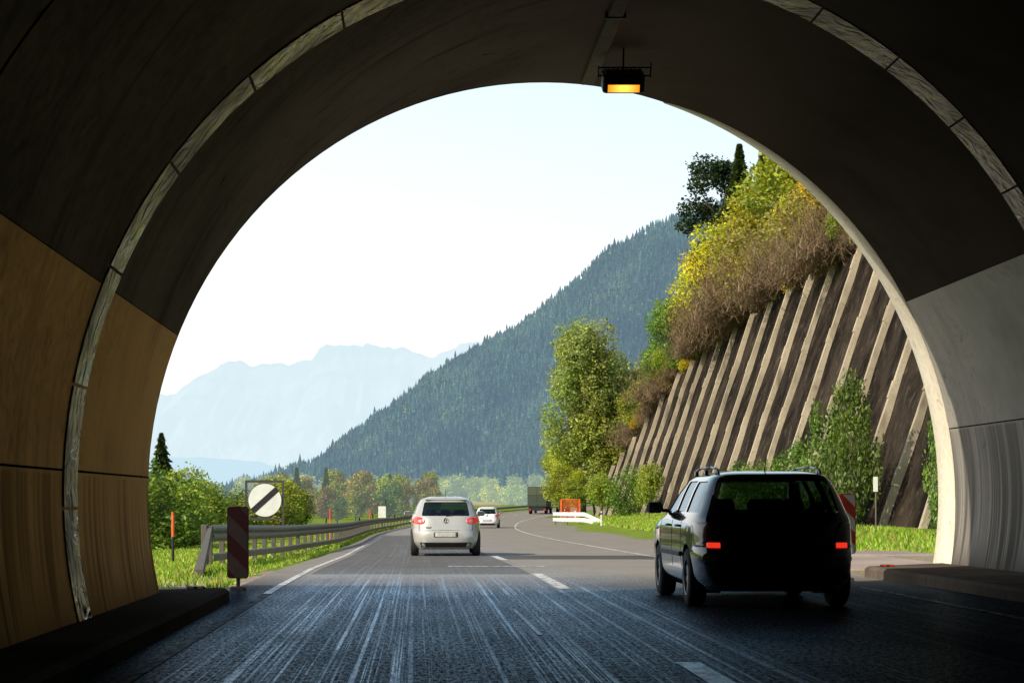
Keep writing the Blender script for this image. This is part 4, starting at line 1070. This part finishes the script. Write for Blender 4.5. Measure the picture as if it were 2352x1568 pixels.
wg.patch("bumper_strip",[(-.80,.50),(.80,.50),(.80,.54),(-.80,.54)],M_black,.02,rounds=.01)
wg.patch("plate_recess",[(-.30,.67),(.30,.67),(.30,.80),(-.30,.80)],M_dark,.004,rounds=.01)
wg.patch("hatch_seam",[(-.7,.625),(.7,.625),(.7,.633),(-.7,.633)],M_dark,.002,rounds=0,rings=2)
mb=MB(); mb.tube((.0,wg.ry(0,.97)-.02,.97),(-.40,wg.ry(.4,1.02)-.02,1.03),.008); mb.obj("wiper",M_black,wg.root)
mb=MB(); mb.box(-.60,.60,.4,4.0,.17,.30,.03); mb.box(.1,.38,.05,.35,.2,.27,.03); mb.box(-.7,-.5,.7,.9,.14,.3); mb.box(.5,.7,.7,.9,.14,.3);mb.obj("underbody",M_black,wg.root)
mb=MB(); mb.tube((.42,.05,.20),(.42,.4,.20),.03); mb.obj("exhaust_pipe",M_rim,wg.root)
M_rail=simple("roof_rail_alloy",(.30,.31,.33),.4,.7)
for sg in(-1,1):
    mb=MB(); pts=[(.55,1.385),(.66,1.455),(1.1,1.485),(1.9,1.485),(2.25,1.455),(2.4,1.39)]
    for a,b in zip(pts[:-1],pts[1:]): mb.tube((sg*.54,a[0],a[1]),(sg*.54,b[0],b[1]),.015,n=8)
    for y in(.70,1.5,2.25): mb.box(sg*.54-.02,sg*.54+.02,y-.05,y+.05,1.37,1.46,.008)
    mb.obj("roof_rail",M_rail,wg.root,True)
mb=MB(); mb.tube((.0,.9,1.44),(.0,.75,1.60),.006,n=6); mb.obj("aerial",M_black,wg.root)
for (x,y) in W: wg.wheel(x,y,.31,.19,7)
for sd in('left','right'):
    for y in(1.24,1.99,3.0): wg.patch("door_seam",[(y-.004,.4),(y+.004,.4),(y+.004,.98),(y-.004,.98)],M_dark,.002,sd,rounds=0,rings=2)
    for y in(1.38,2.2): wg.patch("door_handle",[(y,.84),(y+.18,.84),(y+.18,.865),(y,.865)],M_black,.028,sd,rounds=.01,rings=2)
    wg.patch("side_strip",[(1.2,.52),(2.95,.52),(2.95,.57),(1.2,.57)],M_black,.018,sd,rounds=.01)
wg.mirror(2.75,.98,.19,.13,.05); wg.seats()

# ---------------------------------------------------------------- truck
tr=empty("truck",(15.2,254,float(zr(254))),(0,0,math.radians(-8))); meta(tr,"dark green box lorry seen from behind on the bend","truck","cars on the motorway")
M_tg=simple("dark_green_tarp",(.035,.055,.035),.6); M_ty=simple("olive_panel",(.07,.08,.04),.6)
mb=MB(); mb.box(-1.24,1.24,0,9,.95,3.5,.04); mb.obj("cargo_box",M_tg,tr)
for x0,x1 in((-1.16,-.03),(.03,1.16)):
    mb=MB(); mb.box(x0,x1,-.03,-.004,1.05,2.4,.01); mb.obj("rear_door",M_tg,tr)
    mb=MB(); mb.box(x0,x1,-.03,-.004,2.45,3.4,.01); mb.obj("rear_door_panel",M_ty,tr)
mb=MB(); mb.box(-1.1,1.1,.1,9.5,.6,.92,.03); mb.box(-1.2,1.2,-.02,.08,.45,.62,.02); mb.obj("chassis",M_black,tr)
mb=MB(); mb.box(-1.2,1.2,9.3,11.2,.5,3.3,.2); mb.obj("cab",M_white,tr)
for x in(-1.0,1.0):
    for y in(1.4,2.7,9.9):
        mb=MB(); R=.5; mb.lathe_x([(.001,-.15),(R*.9,-.15),(R,-.1),(R,.1),(R*.9,.15),(.001,.15)],(x,y,R),24); mb.obj("wheel",M_rubber,tr,True)
for x in(-.95,.95):
    mb=MB(); mb.box(x-.14,x+.14,-.05,-.022,.47,.60,.01); mb.obj("tail_lamp",M_tail,tr)

# ---------------------------------------------------------------- light
el=math.radians(33); hd=Vector((-.815,-.58,0)).normalized()
sd=Vector((hd.x*math.cos(el),hd.y*math.cos(el),math.sin(el)))
L=bpy.data.lights.new("sun",'SUN'); L.energy=5.0; L.angle=math.radians(.5); L.color=(1,.91,.76)
so=bpy.data.objects.new("sun",L); COL.objects.link(so); so.rotation_euler=(-sd).to_track_quat('-Z','Y').to_euler()
w=bpy.data.worlds.new("World"); scene.world=w; w.use_nodes=True; nt=w.node_tree; nt.nodes.clear(); g=N(nt)
out=g.n("ShaderNodeOutputWorld"); bg=g.n("ShaderNodeBackground"); sky=g.n("ShaderNodeTexSky")
sky.sky_type='NISHITA'; sky.sun_disc=False; sky.sun_elevation=el; sky.sun_rotation=math.atan2(hd.x,hd.y)%(2*math.pi)
sky.air_density=1.0; sky.dust_density=4.0; sky.ozone_density=1.5; sky.altitude=600
tc=g.n("ShaderNodeTexCoord"); sp=g.n("ShaderNodeSeparateXYZ"); g.l(tc.outputs["Generated"],sp.inputs[0])
z=sp.outputs[2]
mp=g.n("ShaderNodeMapping"); mp.inputs["Scale"].default_value=(1.2,1.2,7); mp.inputs["Rotation"].default_value=(.25,.1,0); g.l(tc.outputs["Generated"],mp.inputs[0])
cir=g.noise(mp.outputs[0],1.6,5,.55,.6)
t=g.math('ADD',z,g.math('MULTIPLY',sp.outputs[0],.22))
hz=g.mix(g.ramp(t,.09,.27),(7.8,7.9,7.8),(5.2,7.1,8.0))
hz=g.mix(g.ramp(cir,.5,.75,0,.35),hz,(7.4,7.8,7.9))
f=g.ramp(z,.22,.60,.93,.08)
g.l(g.mix(f,sky.outputs[0],hz),bg.inputs[0])
bg.inputs[1].default_value=.15
g.l(bg.outputs[0],out.inputs[0])
# ---------------------------------------------------------------- camera
cam=bpy.data.cameras.new("camera"); co=bpy.data.objects.new("camera",cam); COL.objects.link(co)
cam.sensor_width=36; cam.lens=70; cam.shift_x=216/2352; cam.shift_y=366/2352; cam.clip_end=40000; cam.clip_start=.1
co.location=(0,0,1.12); co.rotation_euler=(math.radians(90),0,0)
scene.camera=co
scene.view_settings.view_transform='Standard'; scene.view_settings.look='None'; scene.view_settings.exposure=0
